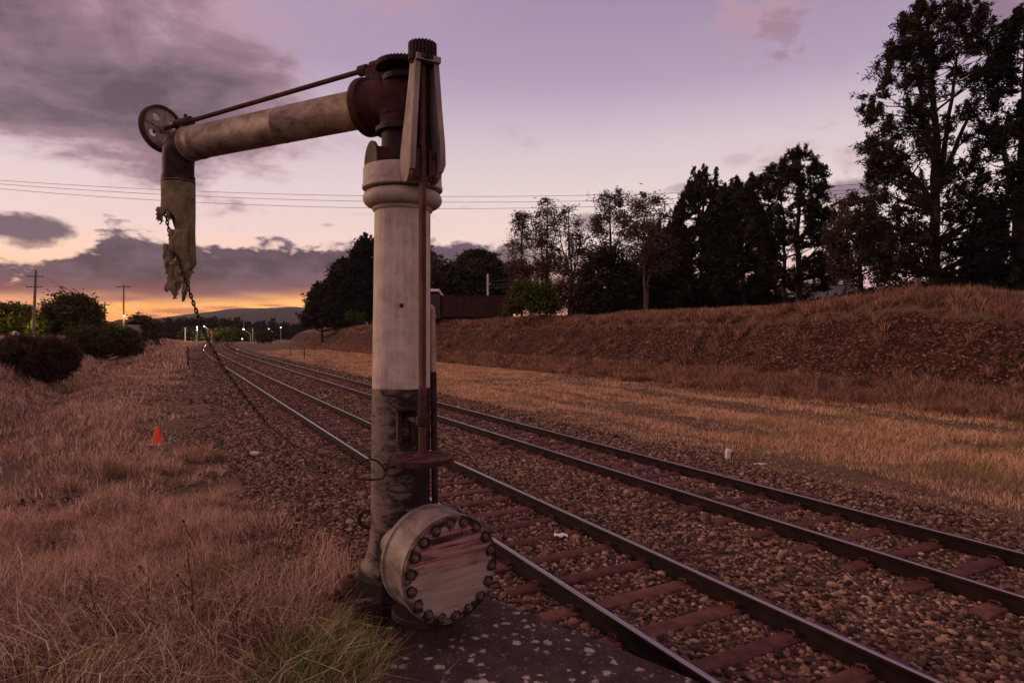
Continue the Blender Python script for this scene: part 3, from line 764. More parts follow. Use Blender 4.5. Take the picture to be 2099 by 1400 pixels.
    z, sc = hsn(s, n); cl = fbm(s * .28, n * .5, 4); c2 = vnoise(s * 1.1, n * 1.1)
    gul = fbm(s * .35 + 3, n * .12, 3); keepf = np.where(sc > .3, np.clip((gul - .52) * 6 + sst(28.9, 30.2, n) * .8, 0, 1) * .8, .35 + cl)
    k = in_view(x, y) & (rng.random(N) < keepf)
    s, n, x, y, z, cl, c2 = (q[k] for q in (s, n, x, y, z, cl, c2))
    h = (.10 + .46 * np.clip(cl * 2.4 - .8, 0, 1) + .20 * c2) * rng.uniform(.6, 1.35, len(s)) * (1 - .35 * sst(29, 31, n)); w = np.maximum(.004, y * .00062) * rng.uniform(.8, 1.3, len(s))
    az = rng.normal(PI + .9, 1.3, len(s))
    grass_obj('bank_grass', np.stack([x, y, z - .03], -1), h, w, rng.uniform(.2, .9, len(s)), M['brow'], rng, 'reddish dry grass on the brow and toe of the cutting', az)
    # 4b round tussocks: blades leaning outwards from a common crown
    def tussocks(name, cx, cy, cz, nb, hh, mat, label, wk=.0006):
        N = len(cx); k = np.repeat(np.arange(N), nb); a = rng.uniform(0, 2 * PI, len(k)); q = rng.random(len(k)) ** .5
        r = hh[k] * .22 * q; pts = np.stack([cx[k] + np.cos(a) * r, cy[k] + np.sin(a) * r, cz[k] - .03], -1)
        h = hh[k] * rng.uniform(.55, 1.25, len(k)); lean = np.clip(.25 + .85 * q + rng.normal(0, .12, len(k)), .1, 1.3)
        grass_obj(name, pts, h, np.maximum(.003, cy[k] * wk) * np.exp(rng.normal(0, .3, len(k))), lean, mat, rng, label, a + rng.normal(0, .35, len(k)))
    N = 6500; s = 3 + 120 * rng.random(N) ** 1.4; n = rng.uniform(24.2, 32, N); g = fbm(s * .22 + 3, n * .10, 3); zt_, sc = hsn(s, n); x, y = sn2xy(s, n)
    k = in_view(x, y) & (rng.random(N) < np.where(sc > .4, np.clip((g - .53) * 6, .015, .8), np.where(n < 27, .75, np.where((n > 29) & (n < 31.3), .95, .5))))
    tussocks('bank_tussocks', x[k], y[k], zt_[k], 46, rng.uniform(.28, .70, k.sum()), M['brow'], 'round reddish tussocks on the cutting and along its toe')
    N = 900; x = rng.uniform(-9, -1.6, N); y = rng.uniform(5.6, 15, N); s, n = xy2sn(x, y); g = fbm(x * .5 + 9, y * .5, 3)
    k = in_view(x, y) & (n < .9) & (rng.random(N) < np.clip((g - .40) * 5, .05, .9))
    tussocks('verge_tussocks', x[k], y[k], hz(x[k], y[k]), 150, rng.uniform(.20, .46, k.sum()), M['dry'], 'rounded pale dry tussocks in the left foreground', .00042)
    # 5 distant fields to the left and ahead
    N = 60000
    s, n, x, y = scatter(rng, N, 60, 300, -40, 1.0, 1.2)
    k = in_view(x, y); s, n, x, y = (q[k] for q in (s, n, x, y))
    grass_obj('field_grass', with_z(x, y), rng.uniform(.2, .6, len(s)), y * .0011, rng.uniform(.1, .6, len(s)), M['dry'], rng, 'dry grass over the far left bank and field')
make_grass()

# ------------------------------------------------------------------ hills and far woods
def make_hills():
    Y = 3200; prof = [(-700, 655), (0, 662), (200, 662), (330, 655), (380, 648), (430, 641), (480, 634), (540, 632), (600, 629), (700, 636), (800, 641), (1000, 650), (1500, 665), (2600, 672)]
    px = np.linspace(-700, 2600, 500); ys = np.interp(px, *zip(*prof)) + 1.6 * (fbm(px * .02, px * 0, 4) - .5) + .7 * (vnoise(px * .35, px * 0 + 4) - .5)
    rows = []
    for k, (dy, f) in enumerate(((-1100, 0), (-700, .42), (-350, .75), (0, 1), (500, .8), (1400, 0))):
        y_ = Y + dy; xx = (px - CX) / F * Y; zz = CAMH + (HY - ys) / F * Y
        rows.append(np.stack([xx, np.full_like(px, y_) + 150 * (fbm(px * .01, px * 0 + k, 3) - .5), -4 + (zz + 4) * f + 10 * (fbm(px * .03, px * 0 + 7 * k, 3) - .5) * (0 < f < 1)], -1))
    V = np.concatenate(rows); n = len(px); i = np.arange(5)[:, None] * n + np.arange(n - 1)[None]
    q = np.stack([i, i + 1, i + n + 1, i + n], -1).reshape(-1, 4)
    tag(npmesh('hills', V, None, q, M['hill'], smooth=True), kind='structure')
make_hills()
# ================================================================== WATER COLUMN
K = 6.3 / F
def zp(py, Y=6.3): return CAMH - (py - HY) / F * Y
AX = Vector((-1.1073, 6.3, 0))
def ax(z): return Vector((-1.1073 + .0218 * max(0, min(1, (z - 1.278) / 2.8)), 6.3, z))
crane = thing('water_column', 'tall cream and black iron water column with a long swinging arm', 'water crane', (AX.x, AX.y, .10))
ED = Vector((.494, -.87, 0)).normalized(); LD = Vector((.87, .494, 0)).normalized(); UP = Vector((0, 0, 1))
DD = Vector((-.893, .45, 0)).normalized()
def lean_lathe(mb, prof, n=64, cap0=True, cap1=True):
    mb.loft([[ax(z) + Vector((math.cos(2 * PI * j / n) * r, math.sin(2 * PI * j / n) * r, 0)) for j in range(n)] for r, z in prof], True, cap0, cap1)
# plinth
mb = MB(); o8 = lambda r, z: [Vector((AX.x + math.cos(a) * r, AX.y + math.sin(a) * r, z)) for a in [PI / 8 + .18 + k * PI / 4 for k in range(8)]]
mb.loft([o8(.455, .08), o8(.455, .47), o8(.42, .515)])
mb.build('plinth', M['plinth'], crane, bevel=.012, ang=20)
# shaft with base mouldings
mb = MB()
lean_lathe(mb, [(.385, .50), (.392, .53), (.385, .565), (.365, .585), (.345, .60), (.338, .64), (.318, .70), (.302, .78), (.294, .88), (.290, 1.1), (.288, 1.278), (.286, 1.9), (.283, 2.5), (.279, 3.2), (.274, 4.0), (.274, 4.04)])
shaft = mb.build('shaft', M['column'], crane, ang=60)
# head: astragal, torus, band
mb = MB()
prof = [(.27, 4.005), (.293, 4.02), (.298, 4.035), (.29, 4.05)]
for k in range(13):
    a = -PI / 2 + PI * k / 12; prof.append((.300 + .088 * math.cos(a), 4.135 + .082 * math.sin(a)))
prof += [(.335, 4.222), (.388, 4.225), (.394, 4.232), (.394, 4.262), (.386, 4.272), (.384, 4.425), (.376, 4.436), (.24, 4.44)]
lean_lathe(mb, prof, 72); mb.build('collar', M['collar'], crane, ang=40)
# small bolt on the shaft and a lug low on its left side
d = Vector((.16, -1, 0)).normalized(); c0 = ax(zp(626, 6.02)) + d * .277
mb = MB(); mb.lathe([(.020, 0), (.020, .014), (.014, .026), (0.002, .03)], c0, d, 12); mb.build('plug_bolt', M['rust'], crane)
mb = MB(); mb.torus(AX + Vector((-.315, -.06, zp(1060))), (0, 1, .2), .085, .022, 24, 8); mb.build('lifting_ring', M['darkiron'], crane)
# small bolted anchor strap and stud at the foot
mb = MB(); a0 = P(745, 1236, 5.93); a1 = P(676, 1222, 6.0)
mb.hexa([a0 + Vector((0, -.05, -.02)), a1 + Vector((0, -.05, -.02)), a1 + Vector((0, .06, -.02)), a0 + Vector((0, .06, -.02))], [a0 + Vector((0, -.05, .01)), a1 + Vector((0, -.05, .01)), a1 + Vector((0, .06, .01)), a0 + Vector((0, .06, .01))])
b0 = P(691, 1225, 5.98); mb.lathe([(.05, 0), (.05, .03), (.03, .03), (.03, .075), (.027, .08)], b0, (0, 0, 1), 10); mb.build('anchor_strap', M['darkiron'], crane, bevel=.004)
mb = MB(); b1 = P(717, 1212, 6.25); mb.lathe([(.075, -.05), (.085, .0), (.085, .10), (.078, .115), (.03, .12), (.028, .15), (.02, .155)], b1 + Vector((0, 0, .02)), (0, 0, 1), 20); mb.build('stopcock_cap', M['rust'], crane)

# ---- drum (bolted chamber)
DA = Vector((.54, -.8417, 0)).normalized(); DZ = .782; R = .454
FC = Vector((-.508, 5.445, 0))
DA = Vector((.585, -.811, 0)).normalized()
def da(t, z=DZ): return Vector((FC.x, FC.y, z)) + DA * (t - 1.027)
mb = MB(); mb.tube([Vector((AX.x, AX.y, DZ)), Vector((AX.x, AX.y, DZ)).lerp(da(.60), .6), da(.60)], .27, 32)
mb.lathe([(R - .02, .555), (R + .012, .57), (R + .012, .615), (R - .004, .625), (R - .004, .93), (R + .012, .935), (R + .012, .99), (R - .01, .99)], da(0), DA, 72)
M['boltrust'] = generic('highlit_rust_bolt', [(.03, .016, .012), (.12, .075, .055), (.24, .17, .13)], 30, .5, .3, .3)  # rust colour lightened to stand in for highlights on the bolts
drum = mb.build('drum', M['drum'], crane, ang=35, bevel=.004)
lid = MB(); lid.lathe([(R + .004, .9905), (R + .004, 1.020), (R - .012, 1.027), (.001, 1.027)], da(0), DA, 72, True, False)
lo_ = lid.build('drum_lid', M['lid'], crane, ang=30)
lo_.data.transform(Matrix.Translation(-(da(1.02) - crane.location))); lo_.location = da(1.02) - crane.location
xh = DA.cross(UP).normalized()
for k in range(18):
    a = 2 * PI * (k + .3) / 18; c = da(1.027) + xh * (math.cos(a) * .400) + UP * (math.sin(a) * .400)
    mb = MB(); mb.lathe([(.034, 0), (.034, .006), (.026, .006), (.026, .022), (.016, .022), (.016, .034), (.012, .037)], c, DA, 6); mb.build('lid_bolt', M['boltrust'], crane, smooth=False)
# lower flange under the drum and its stub pipe
c = da(.62, .30)
mb = MB(); mb.lathe([(.335, 0), (.345, .01), (.345, .055), (.335, .066), (.2, .07)], c - UP * .03, UP, 56); mb.build('lower_flange', M['plinth'], crane, bevel=.004)
mb = MB(); mb.lathe([(.25, 0), (.23, .03), (.21, .2)], Vector((c.x, c.y, .09)), UP, 40); mb.build('stub_pipe', M['darkiron'], crane)

# ---- vertical drive shaft, lower gear wheel, bracket
SR = .598; sp = lambda z: Vector((AX.x, AX.y, z)) + ED * SR + LD * -.004
YS = sp(0).y
gz = zp(941, YS)
mb = MB(); mb.tube([sp(gz - .02), sp(zp(790, YS))], .036, 16); mb.tube([sp(zp(790, YS)), sp(zp(300, YS))], .0335, 4); mb.tube([sp(zp(300, YS)), sp(zp(128, YS))], .030, 14)
mb.build('drive_shaft', M['rust'], crane, ang=30)
mb = MB(); gR = .289
mb.gear(sp(gz), UP, gR, .052, 84, .016, gR - .05); mb.lathe([(gR - .05, -.012), (gR - .05, .012), (.075, .016), (.075, .045), (.04, .05)], sp(gz), UP, 48)
for k in range(5):
    a = 2 * PI * k / 5 + .4; q = Vector((math.cos(a), math.sin(a), 0)); mb.box(sp(gz + .018) + q * .15, (.09, .014, .012), (q, q.cross(UP), UP))
mb.build('gear_wheel', M['rust'], crane, ang=30)
# collar bearing on the shaft and its bracket from the column
zb = zp(862, YS)
mb = MB(); mb.lathe([(.055, -.045), (.062, -.04), (.062, .04), (.055, .045)], sp(zb), UP, 18)
mb.box(sp(zb) - ED * .16 - LD * .05, (.14, .014, .02), (ED, LD, UP)); mb.box(sp(zb) - ED * .16 + LD * .05, (.14, .014, .02), (ED, LD, UP))
top = zp(838, 6.0)
mb.box(ax(top) + ED * .33 - LD * .07, (.06, .125, .014), (ED, LD, UP))
mb.box(ax(top - .16) + ED * .30 - LD * .13, (.035, .02, .16), (ED, LD, UP)); mb.box(ax(top - .16) + ED * .30 + LD * .0, (.03, .02, .16), (ED, LD, UP))
mb.tube([ax(top) + ED * .36 + LD * .02, sp(zb + .03) - ED * .05], .014, 6)
mb.build('shaft_bracket', M['darkiron'], crane, bevel=.004)
# head frame carrying the upper pinion: two cheeks joined at the top
zt, zbm = zp(126, YS) - .02, zp(371, YS)
def cheek(sd):
    mb = MB(); rings = []
    for f, lat, r0, r1 in ((0, .128, .45, .52), (.05, .138, .40, .60), (.14, .150, .38, .655), (.3, .143, .40, .66), (.6, .120, .45, .645), (1, .092, .505, .635)):
        z = zbm + (zt - zbm) * f; base = Vector((AX.x + .02, AX.y, z)); th = .020
        rings.append([base + LD * (sd * lat + a) + ED * r for a, r in ((-th, r0), (th, r0), (th, r1), (-th, r1))])
    mb.loft(rings)
    # stiffening flange along the outer edge
    rings = []
    for f, lat, r1 in ((.08, .140, .62), (.14, .150, .655), (.3, .143, .66), (.6, .120, .645), (1, .092, .635)):
        z = zbm + (zt - zbm) * f; base = Vector((AX.x + .02, AX.y, z)); q = -sd
        rings.append([base + LD * (sd * lat + q * a) + ED * (r1 + e) for a, e in ((-.022, .002), (.030, .002), (.030, .022), (-.022, .022))])
    mb.loft(rings); return mb
for sd in (-1, 1): cheek(sd).build('frame_cheek', M['bracket'], crane, bevel=.004)
mb = MB(); rings = []
for f, lat, r0 in ((.10, .135, .40), (.3, .128, .42), (.6, .105, .46), (.99, .078, .51)):
    z = zbm + (zt - zbm) * f; base = Vector((AX.x + .02, AX.y, z)); rings.append([base + LD * a + ED * r for a, r in ((-lat, r0), (lat, r0), (lat, r0 + .02), (-lat, r0 + .02))])
mb.loft(rings); mb.build('dark_gap_plate', M['darkiron'], crane)  # added dark plate that darkens the gap between the cheeks
mb = MB(); mb.box(Vector((AX.x + .02, AX.y, zt + .018)) + ED * .605, (.09, .118, .028), (ED, LD, UP)); mb.build('frame_cap', M['bracket'], crane, bevel=.005)
mb = MB()
for sd in (-1, 1):
    mb.box(Vector((AX.x + .02, AX.y, zp(338, YS))) + ED * .565 + LD * (sd * .082), (.022, .036, .14), (ED, LD, UP))
pb = mb.build('guide_plate', M['rust'], crane, bevel=.006)
for sd, py in ((1, 321), (1, 362), (-1, 362)):
    mb = MB(); mb.lathe([(.02, 0), (.02, .018), (.01, .02), (.01, .03)], Vector((AX.x + .02, AX.y, zp(py, YS))) + ED * .588 + LD * (sd * .082), ED, 6); mb.build('bolt', M['darkiron'], pb)
mb = MB(); pz = zp(108, YS); mb.gear(sp(pz) - UP * .01, UP, .130, .165, 24, .022); mb.lathe([(.09, -.12), (.12, -.09)], sp(pz), UP, 24); mb.build('pinion', M['darkiron'], crane, ang=30)

# ---- swivel head, elbow, arm
hz0 = 4.44
mb = MB(); mb.lathe([(.255, 0), (.255, .02), (.215, .025), (.205, .30), (.21, .34), (.265, .345), (.265, .39), (.25, .40)], Vector((ax(4.4).x, AX.y, hz0)), UP, 48); mb.build('swivel_neck', M['darkiron'], crane, ang=35)
AZ = 5.122
def ap(t, z=AZ): return Vector((-1.0875, 6.3, z)) + DD * t
mb = MB(); mb.tube([ap(0, 4.83), ap(0.0, 4.90), ap(.015, 4.97), ap(.06, 5.05), ap(.14, 5.10), ap(.24, AZ), ap(.40, AZ)], [.222, .222, .232, .25, .262, .255, .25], 40)
mb.lathe([(.02, .27), (.14, .255), (.215, .20), (.24, .1), (.245, 0), (.235, -.12)], ap(.02, 5.06), UP, 40)
mb.build('swivel_elbow', M['elbow'], crane, ang=50)
mb = MB(); mb.lathe([(.25, 0), (.287, .004), (.287, .035), (.292, .036), (.292, .07), (.20, .075)], ap(.39), DD, 56)
fl = mb.build('arm_flange', M['rust'], crane, ang=35)
for k in range(10):
    a = 2 * PI * k / 10; xq = DD.cross(UP).normalized(); c = ap(.47) + xq * (math.cos(a) * .245) + UP * (math.sin(a) * .245)
    mb = MB(); mb.lathe([(.02, -.012), (.02, .012), (.011, .013), (.011, .022)], c, DD, 6); mb.build('bolt', M['darkiron'], fl)
mb = MB(); mb.lathe([(.195, .46), (.201, .47), (.201, .53), (.195, .54), (.1945, 1.62), (.1975, 1.625), (.1975, 1.64), (.1945, 1.645), (.195, 2.98), (.205, 2.99), (.205, 3.03), (.198, 3.04), (.198, 3.14), (.208, 3.145), (.208, 3.17)], ap(0), DD, 48)
arm = mb.build('arm_pipe', M['galv'], crane, ang=40)
# blank flange on the neck branch
mb = MB(); nd = Vector((-.86, -.51, 0)).normalized(); bc = Vector((ax(4.4).x, AX.y, zp(322, 6.1) - .03))
mb.lathe([(.16, .10), (.15, .28), (.188, .305), (.192, .33), (.172, .336), (.14, .326), (.001, .326)], bc, nd, 40); mb.build('blank_flange', M['elbow'], crane, ang=35)
# bearing housing on the elbow and the upper gear
mb = MB(); mb.lathe([(.215, 5.27), (.215, 5.33), (.16, 5.34), (.15, 5.40), (.05, 5.40)], Vector((-1.06, 6.26, 0)), UP, 36)
hd = ap(.26, 5.40); mb.box(hd, (.13, .10, .075), (DD, DD.cross(UP), UP)); mb.box(ap(.12, 5.36), (.16, .16, .05), (DD, DD.cross(UP), UP))
mb.tube([Vector((-1.06, 6.26, 5.3)) + ED * .3, Vector((-1.06, 6.26, 5.34)) + ED * .5], .07, 10)
mb.build('gear_housing', M['darkiron'], crane, bevel=.008)
mb = MB(); ug = Vector((-1.055, 6.20, 5.405)); mb.gear(ug, UP, .275, .05, 52, .022, .20); mb.lathe([(.2, -.01), (.2, .012), (.08, .02), (.08, .05), (.03, .055)], ug, UP, 36); mb.build('crown_gear', M['darkiron'], crane, ang=30)
# control rod along the arm with its bearings
r0, r1 = ap(.20, 5.525), ap(3.86, 5.37)
rd = (r1 - r0).normalized()
mb = MB(); mb.tube([r0, r1], .026, 14); mb.tube([r0 - rd * .02, r0 + rd * .18], .062, 12); mb.tube([r0 + rd * .24, r0 + rd * .34], .055, 12)
rod = mb.build('control_rod', M['rust'], crane)
mb = MB(); w1 = r0 + (r1 - r0) * ((3.26 - .2) / 3.66)
mb.tube([w1 - rd * .10, w1 + rd * .16], .06, 12); mb.lathe([(.02, .05), (.02, .1)], w1, UP, 6)
mb.tube([w1, w1 - UP * .08 + rd * .05, ap(3.3, 5.24)], [.05, .06, .09], 10); mb.build('rod_bearing', M['darkiron'], crane)
# hand wheel
hw = r1 - rd * .16; mb = MB(); hR = .292
xq, yq, zq = ortho(rd)
def hwp(r, a, h): return hw + xq * (math.cos(a) * r) + yq * (math.sin(a) * r) + zq * h
mb.gear(hw, rd, hR, .075, 96, .010, hR - .035); mb.build('wheel_rim', M['rust'], crane, ang=30); mb = MB()
# web with four round holes
import bmesh
def web():
    bm = bmesh.new(); N = 64
    outer = [bm.verts.new((math.cos(2 * PI * k / N) * (hR - .033), math.sin(2 * PI * k / N) * (hR - .033), 0)) for k in range(N)]
    edges = [bm.edges.new((outer[k], outer[(k + 1) % N])) for k in range(N)]
    for hcx in range(4):
        a = PI / 4 + hcx * PI / 2 + .25; cx_, cy_ = math.cos(a) * .155, math.sin(a) * .155
        hv = [bm.verts.new((cx_ + .047 * math.cos(2 * PI * k / 20), cy_ + .047 * math.sin(2 * PI * k / 20), 0)) for k in range(20)]
        edges += [bm.edges.new((hv[k], hv[(k + 1) % 20])) for k in range(20)]
    bmesh.ops.triangle_fill(bm, edges=edges, use_beauty=True)
    vs = [v.co.copy() for v in bm.verts]; fs = [tuple(v.index for v in f.verts) for f in (bm.verts.index_update() or bm.faces)]
    bm.free(); return vs, fs
vs, fs = web()
to = lambda v, h: hw + xq * v.x + yq * v.y + zq * h
n0 = len(vs); cnt = {}
for f in fs:
    for a, b in zip(f, f[1:] + f[:1]): cnt[(a, b)] = 1
bd = [(a, b) for (a, b) in cnt if (b, a) not in cnt]
mb.add([to(v, .010) for v in vs] + [to(v, -.010) for v in vs], [f for f in fs] + [tuple(i + n0 for i in f)[::-1] for f in fs] + [(b, a, a + n0, b + n0) for a, b in bd])
mb.lathe([(.05, -.05), (.055, .0), (.05, .06), (.03, .065)], hw, rd, 20)
for k in range(4):
    a = k * PI / 2 + .25; q = xq * math.cos(a) + yq * math.sin(a); mb.box(hw + q * .15, (.11, .010, .022), (q, zq.cross(q), zq))
mb.build('wheel_web', M['galv'], crane, ang=30)
# end elbow and its lip
mb = MB(); e0 = 3.16
mb.tube([ap(e0), ap(e0 + .06), ap(e0 + .15, 5.10), ap(e0 + .215, 5.035), ap(e0 + .235, 4.94), ap(e0 + .235, 4.75)], [.195, .197, .197, .190, .182, .178], 40)
mb.lathe([(.178, 0), (.19, .005), (.19, .06), (.178, .065)], ap(e0 + .235, 4.69), UP, 40)
mb.build('end_elbow', M['darkiron'], crane, ang=50)
# ---- torn leather hose
HC = ap(e0 + .235, 0)
def hose_wall(name, a0, a1, ztop, fz, r, n=40, sag=0.0):
    """strip of the hose wall from angle a0 to a1 (0 = towards the camera, + = to the right), jagged lower edge fz(t)"""
    rows = 14; V = []; Fs = []
    vw = Vector((HC.x, HC.y, 0)).normalized(); rt = Vector((vw.y, -vw.x, 0))
    for i in range(n + 1):
        t = i / n; a = a0 + (a1 - a0) * t; zb_ = fz(t)
        for j in range(rows + 1):
            g = j / rows; z = ztop + (zb_ - ztop) * g
            rr = r * (1 - sag * g) + .010 * math.sin(9 * a + 7 * z) * g
            V.append(Vector((HC.x, HC.y, z)) + rt * (math.sin(a) * rr) - vw * (math.cos(a) * rr))
    for i in range(n):
        for j in range(rows): k = i * (rows + 1) + j; Fs.append((k, k + rows + 1, k + rows + 2, k + 1))
    m_ = MB(); m_.add(V, Fs); o = m_.build(name, M['leather'], crane, ang=60)
    sm_ = o.modifiers.new('t', 'SOLIDIFY'); sm_.thickness = .010; sm_.offset = 0; return o
YH = HC.y; zh = lambda py: zp(py, YH)
def jag(pts, amp, fr, sd):
    rn = random.Random(sd); ph = [rn.uniform(0, 9) for _ in range(3)]
    xs, ys = zip(*pts)
    return lambda t: zh(float(np.interp(t, xs, ys)) + amp * math.sin(fr * t * 6.3 + ph[0]) + amp * .6 * math.sin(fr * 2.3 * t * 6.3 + ph[1]))
hose_wall('hose_sleeve', -PI * .98, PI * .98, zh(372), jag([(0, 470), (.08, 440), (.20, 434), (.25, 452), (.30, 434), (.43, 437), (.47, 452), (.50, 520), (.55, 548), (.70, 552), (.78, 540), (.84, 470), (.93, 455), (1, 460)], 3, 5, 1), .186, 110)
mb = MB(); mb.lathe([(.192, 0), (.194, .012), (.192, .024)], Vector((HC.x, HC.y, zh(377))), UP, 40, False, False); o = mb.build('hose_band', M['darkiron'], crane)
def ribbon(name, pts, thick=.010, dy=0.0, curl=.3):
    """hanging strip: rows of (xl, xr, y) in photo pixels at the hose's depth, curled across its width"""
    V = []; Fs = []; n = 6; dense = []
    for (a, b) in zip(pts[:-1], pts[1:]):
        for k in range(4): dense.append([a[i] + (b[i] - a[i]) * k / 4 for i in range(3)])
    dense.append(pts[-1]); rn = random.Random(int(pts[0][0] * 7 + pts[0][2]))
    for r, (xl, xr, y) in enumerate(dense):
        xl += rn.uniform(-2.2, 1.4); xr += rn.uniform(-1.4, 2.2)
        for i in range(n + 1):
            t = i / n; w = (xr - xl) / F * YH
            V.append(P(xl + (xr - xl) * t, y + rn.uniform(-.5, .5), YH + dy) + Vector((0, curl * w * (4 * (t - .5) ** 2 - .5) + .02 * math.sin(r * .55 + dy * 20), 0)))
    for r in range(len(dense) - 1):
        for i in range(n): k = r * (n + 1) + i; Fs.append((k, k + n + 1, k + n + 2, k + 1))
    m_ = MB(); m_.add(V, Fs); o = m_.build(name, M['leather'], crane, ang=60)
    sm_ = o.modifiers.new('t', 'SOLIDIFY'); sm_.thickness = thick; sm_.offset = 0; return o
ribbon('hose_strip', [(321, 334, 425), (322, 334, 437), (320, 330, 445), (322, 327, 451)], dy=-.12)
ribbon('hose_strip', [(353, 383, 470), (356, 383, 500), (360, 384, 530), (362, 389, 545), (366, 378, 562)], dy=-.19, curl=.3)
ribbon('hose_strip', [(354, 368, 480), (345, 366, 505), (337, 360, 522), (336, 352, 532), (340, 347, 540), (339, 343, 552), (339, 340, 562)], dy=-.17, curl=.5)
ribbon('hose_strip', [(352, 364, 535), (345, 360, 555), (338, 359, 576), (341, 360, 588), (350, 360, 598), (357, 359, 612)], dy=-.13, curl=.8)
ribbon('hose_strip', [(372, 384, 535), (375, 387, 560), (374, 386, 585), (372, 381, 600), (373, 374.5, 618)], dy=-.02, curl=.6)
ribbon('hose_strip', [(380, 389, 530), (384, 391, 545), (387, 393, 553), (390, 396, 560)], dy=.05)
ribbon('hose_strip', [(380, 389, 372), (382, 387, 385), (380, 391, 398), (385, 397, 408), (387, 391, 417)], dy=-.02)
ribbon('hose_strip', [(339, 346, 580), (339, 343, 592), (338, 342, 598)], dy=-.16)
for x_, y0_, y1_, w_, d_ in ((341, 500, 550, 5, -6), (347, 520, 572, 4, -4), (363, 545, 604, 6, 1), (378, 548, 602, 6, -2), (386, 520, 564, 5, 8), (383, 470, 522, 5, 5), (356, 575, 614, 4, 1), (334, 428, 460, 5, -6), (326, 434, 454, 4, -3), (368, 556, 594, 5, 0), (352, 470, 512, 5, -5), (345, 432, 452, 5, 1)):
    ribbon('hose_strip', [(x_ - w_, x_ + w_, y0_), (x_ - w_ * .8 + d_ * .3, x_ + w_ * .8 + d_ * .3, y0_ + (y1_ - y0_) * .4), (x_ - w_ * .5 + d_ * .8, x_ + w_ * .45 + d_ * .8, y0_ + (y1_ - y0_) * .75), (x_ + d_ - .3, x_ + d_ + .3, y1_)], thick=.006, dy=-.19 + .0012 * (x_ - 320), curl=.25)
# ---- drain pipe behind the column
mb = MB(); q = lambda px, py: P(px, py, 6.36)
pts = [q(868, 629), q(878, 629)] + [q(878 + 8.5 * math.sin(a), 637.5 - 8.5 * math.cos(a)) for a in (.3, .6, .9, 1.2, 1.57)] + [q(887, 700), q(888, 760), q(890, 900), q(892, 1050)]
mb.tube(pts, .030, 16); mb.tube([q(886.7, 645), q(886.7, 651)], .036, 16); dp = mb.build('drain_pipe', M['pvc'], crane)
mb = MB(); mb.tube([q(888.1, 762), q(890, 900), q(892, 1050)], .0325, 16); mb.build('dark_pipe_sleeve', M['darkiron'], crane)

# ---- chain hanging from the hose to the column
cA = P(338, 430, YH - .05); cB = P(735, 950, 6.02)
def on_plane(px, py):
    u = (px - CX) / F; dx, dy = cB.x - cA.x, cB.y - cA.y
    w = (u * cA.y - cA.x) / (dx - u * dy); return P(px, py, cA.y + dy * w)
path = [(338, 428), (341, 448), (347, 475), (352, 492), (362, 522), (375, 560), (389, 600), (403, 640), (416, 675), (433, 711), (453, 746), (478, 783), (505, 817), (525, 842), (550, 872)]
pts = [on_plane(*p) for p in path]
def resample(pts, step):
    d = [0]
    for a, b in zip(pts[:-1], pts[1:]): d.append(d[-1] + (b - a).length)
    n = int(d[-1] / step); r = []
    for i in range(n + 1):
        t = i * step; r.append(Vector([float(np.interp(t, d, [p[k] for p in pts])) for k in range(3)]))
    return r
rs = resample(pts, .052); chain = thing('hanging_chain', 'long dark chain slung from the torn hose down to the column', 'chain', tuple(cA))
mb = MB()
for i, (a, b) in enumerate(zip(rs[:-1], rs[1:])):
    c = (a + b) / 2; t = (b - a).normalized(); sx_ = t.cross(Vector((0, 1, 0))).normalized(); sy_ = t.cross(sx_)
    p_ = sx_ if i % 2 else sy_; p_ = (p_ * .9 + (sy_ if i % 2 else sx_) * .35).normalized()
    loop = []
    for k in range(14):
        al = 2 * PI * k / 14; loop.append(c + t * (math.cos(al) * .037) + p_ * (math.sin(al) * .022))
    loop += [loop[0], loop[1]]
    mb.tube(loop, .0085, 6, False)
mb.build('chain_links', M['darkiron'], chain)
mb = MB(); w = [on_plane(*p) for p in ((548, 870), (575, 893), (600, 911), (650, 930), (700, 942), (730, 951))]; mb.tube(w, .010, 8)
mb.build('chain_rod', M['darkiron'], chain)
mb = MB(); lp = []
for k in range(25):
    a = 2 * PI * k / 24; lp.append(P(758 + 32 * math.cos(a), 966 + 21 * math.sin(a) + 4 * math.cos(2 * a), 5.93 - .05 * math.cos(a)))
mb.tube(lp, .010, 8, False)
mb.tube([P(788, 965, 5.9), P(797, 957, 5.88), P(806, 954, 5.86), P(814, 951, 5.84)], [.012, .017, .012, .016], 8)
mb.build('wire_loop', M['darkiron'], chain)
# ================================================================== TREES
def needle_faces(c, rad, m, ln, wd, rng, up=.35, flat=.6):
    """m thin needles sprays around each centre"""
    N = len(c); C = np.repeat(c, m, 0) + rng.normal(0, 1, (N * m, 3)) * np.repeat(rad, m)[:, None] * np.array([1, 1, flat])
    d = rng.normal(0, 1, (N * m, 3)); d[:, 2] = d[:, 2] * .7 + up; d /= np.linalg.norm(d, axis=1)[:, None]
    s = np.cross(d, rng.normal(0, 1, (N * m, 3))); s /= np.linalg.norm(s, axis=1)[:, None]
    L = rng.uniform(.6, 1.3, (N * m, 1)) * ln; W = rng.uniform(.7, 1.3, (N * m, 1)) * wd
    V = np.stack([C - d * L * .5 - s * W * .4, C - d * L * .5 + s * W * .4, C + d * L * .1 + s * W, C + d * L * .6, C + d * L * .1 - s * W], 1)
    i = np.arange(N * m)[:, None] * 5
    return V.reshape(-1, 3), np.concatenate([i + np.array([[0, 1, 2]]), i + np.array([[0, 2, 4]]), i + np.array([[2, 3, 4]])])
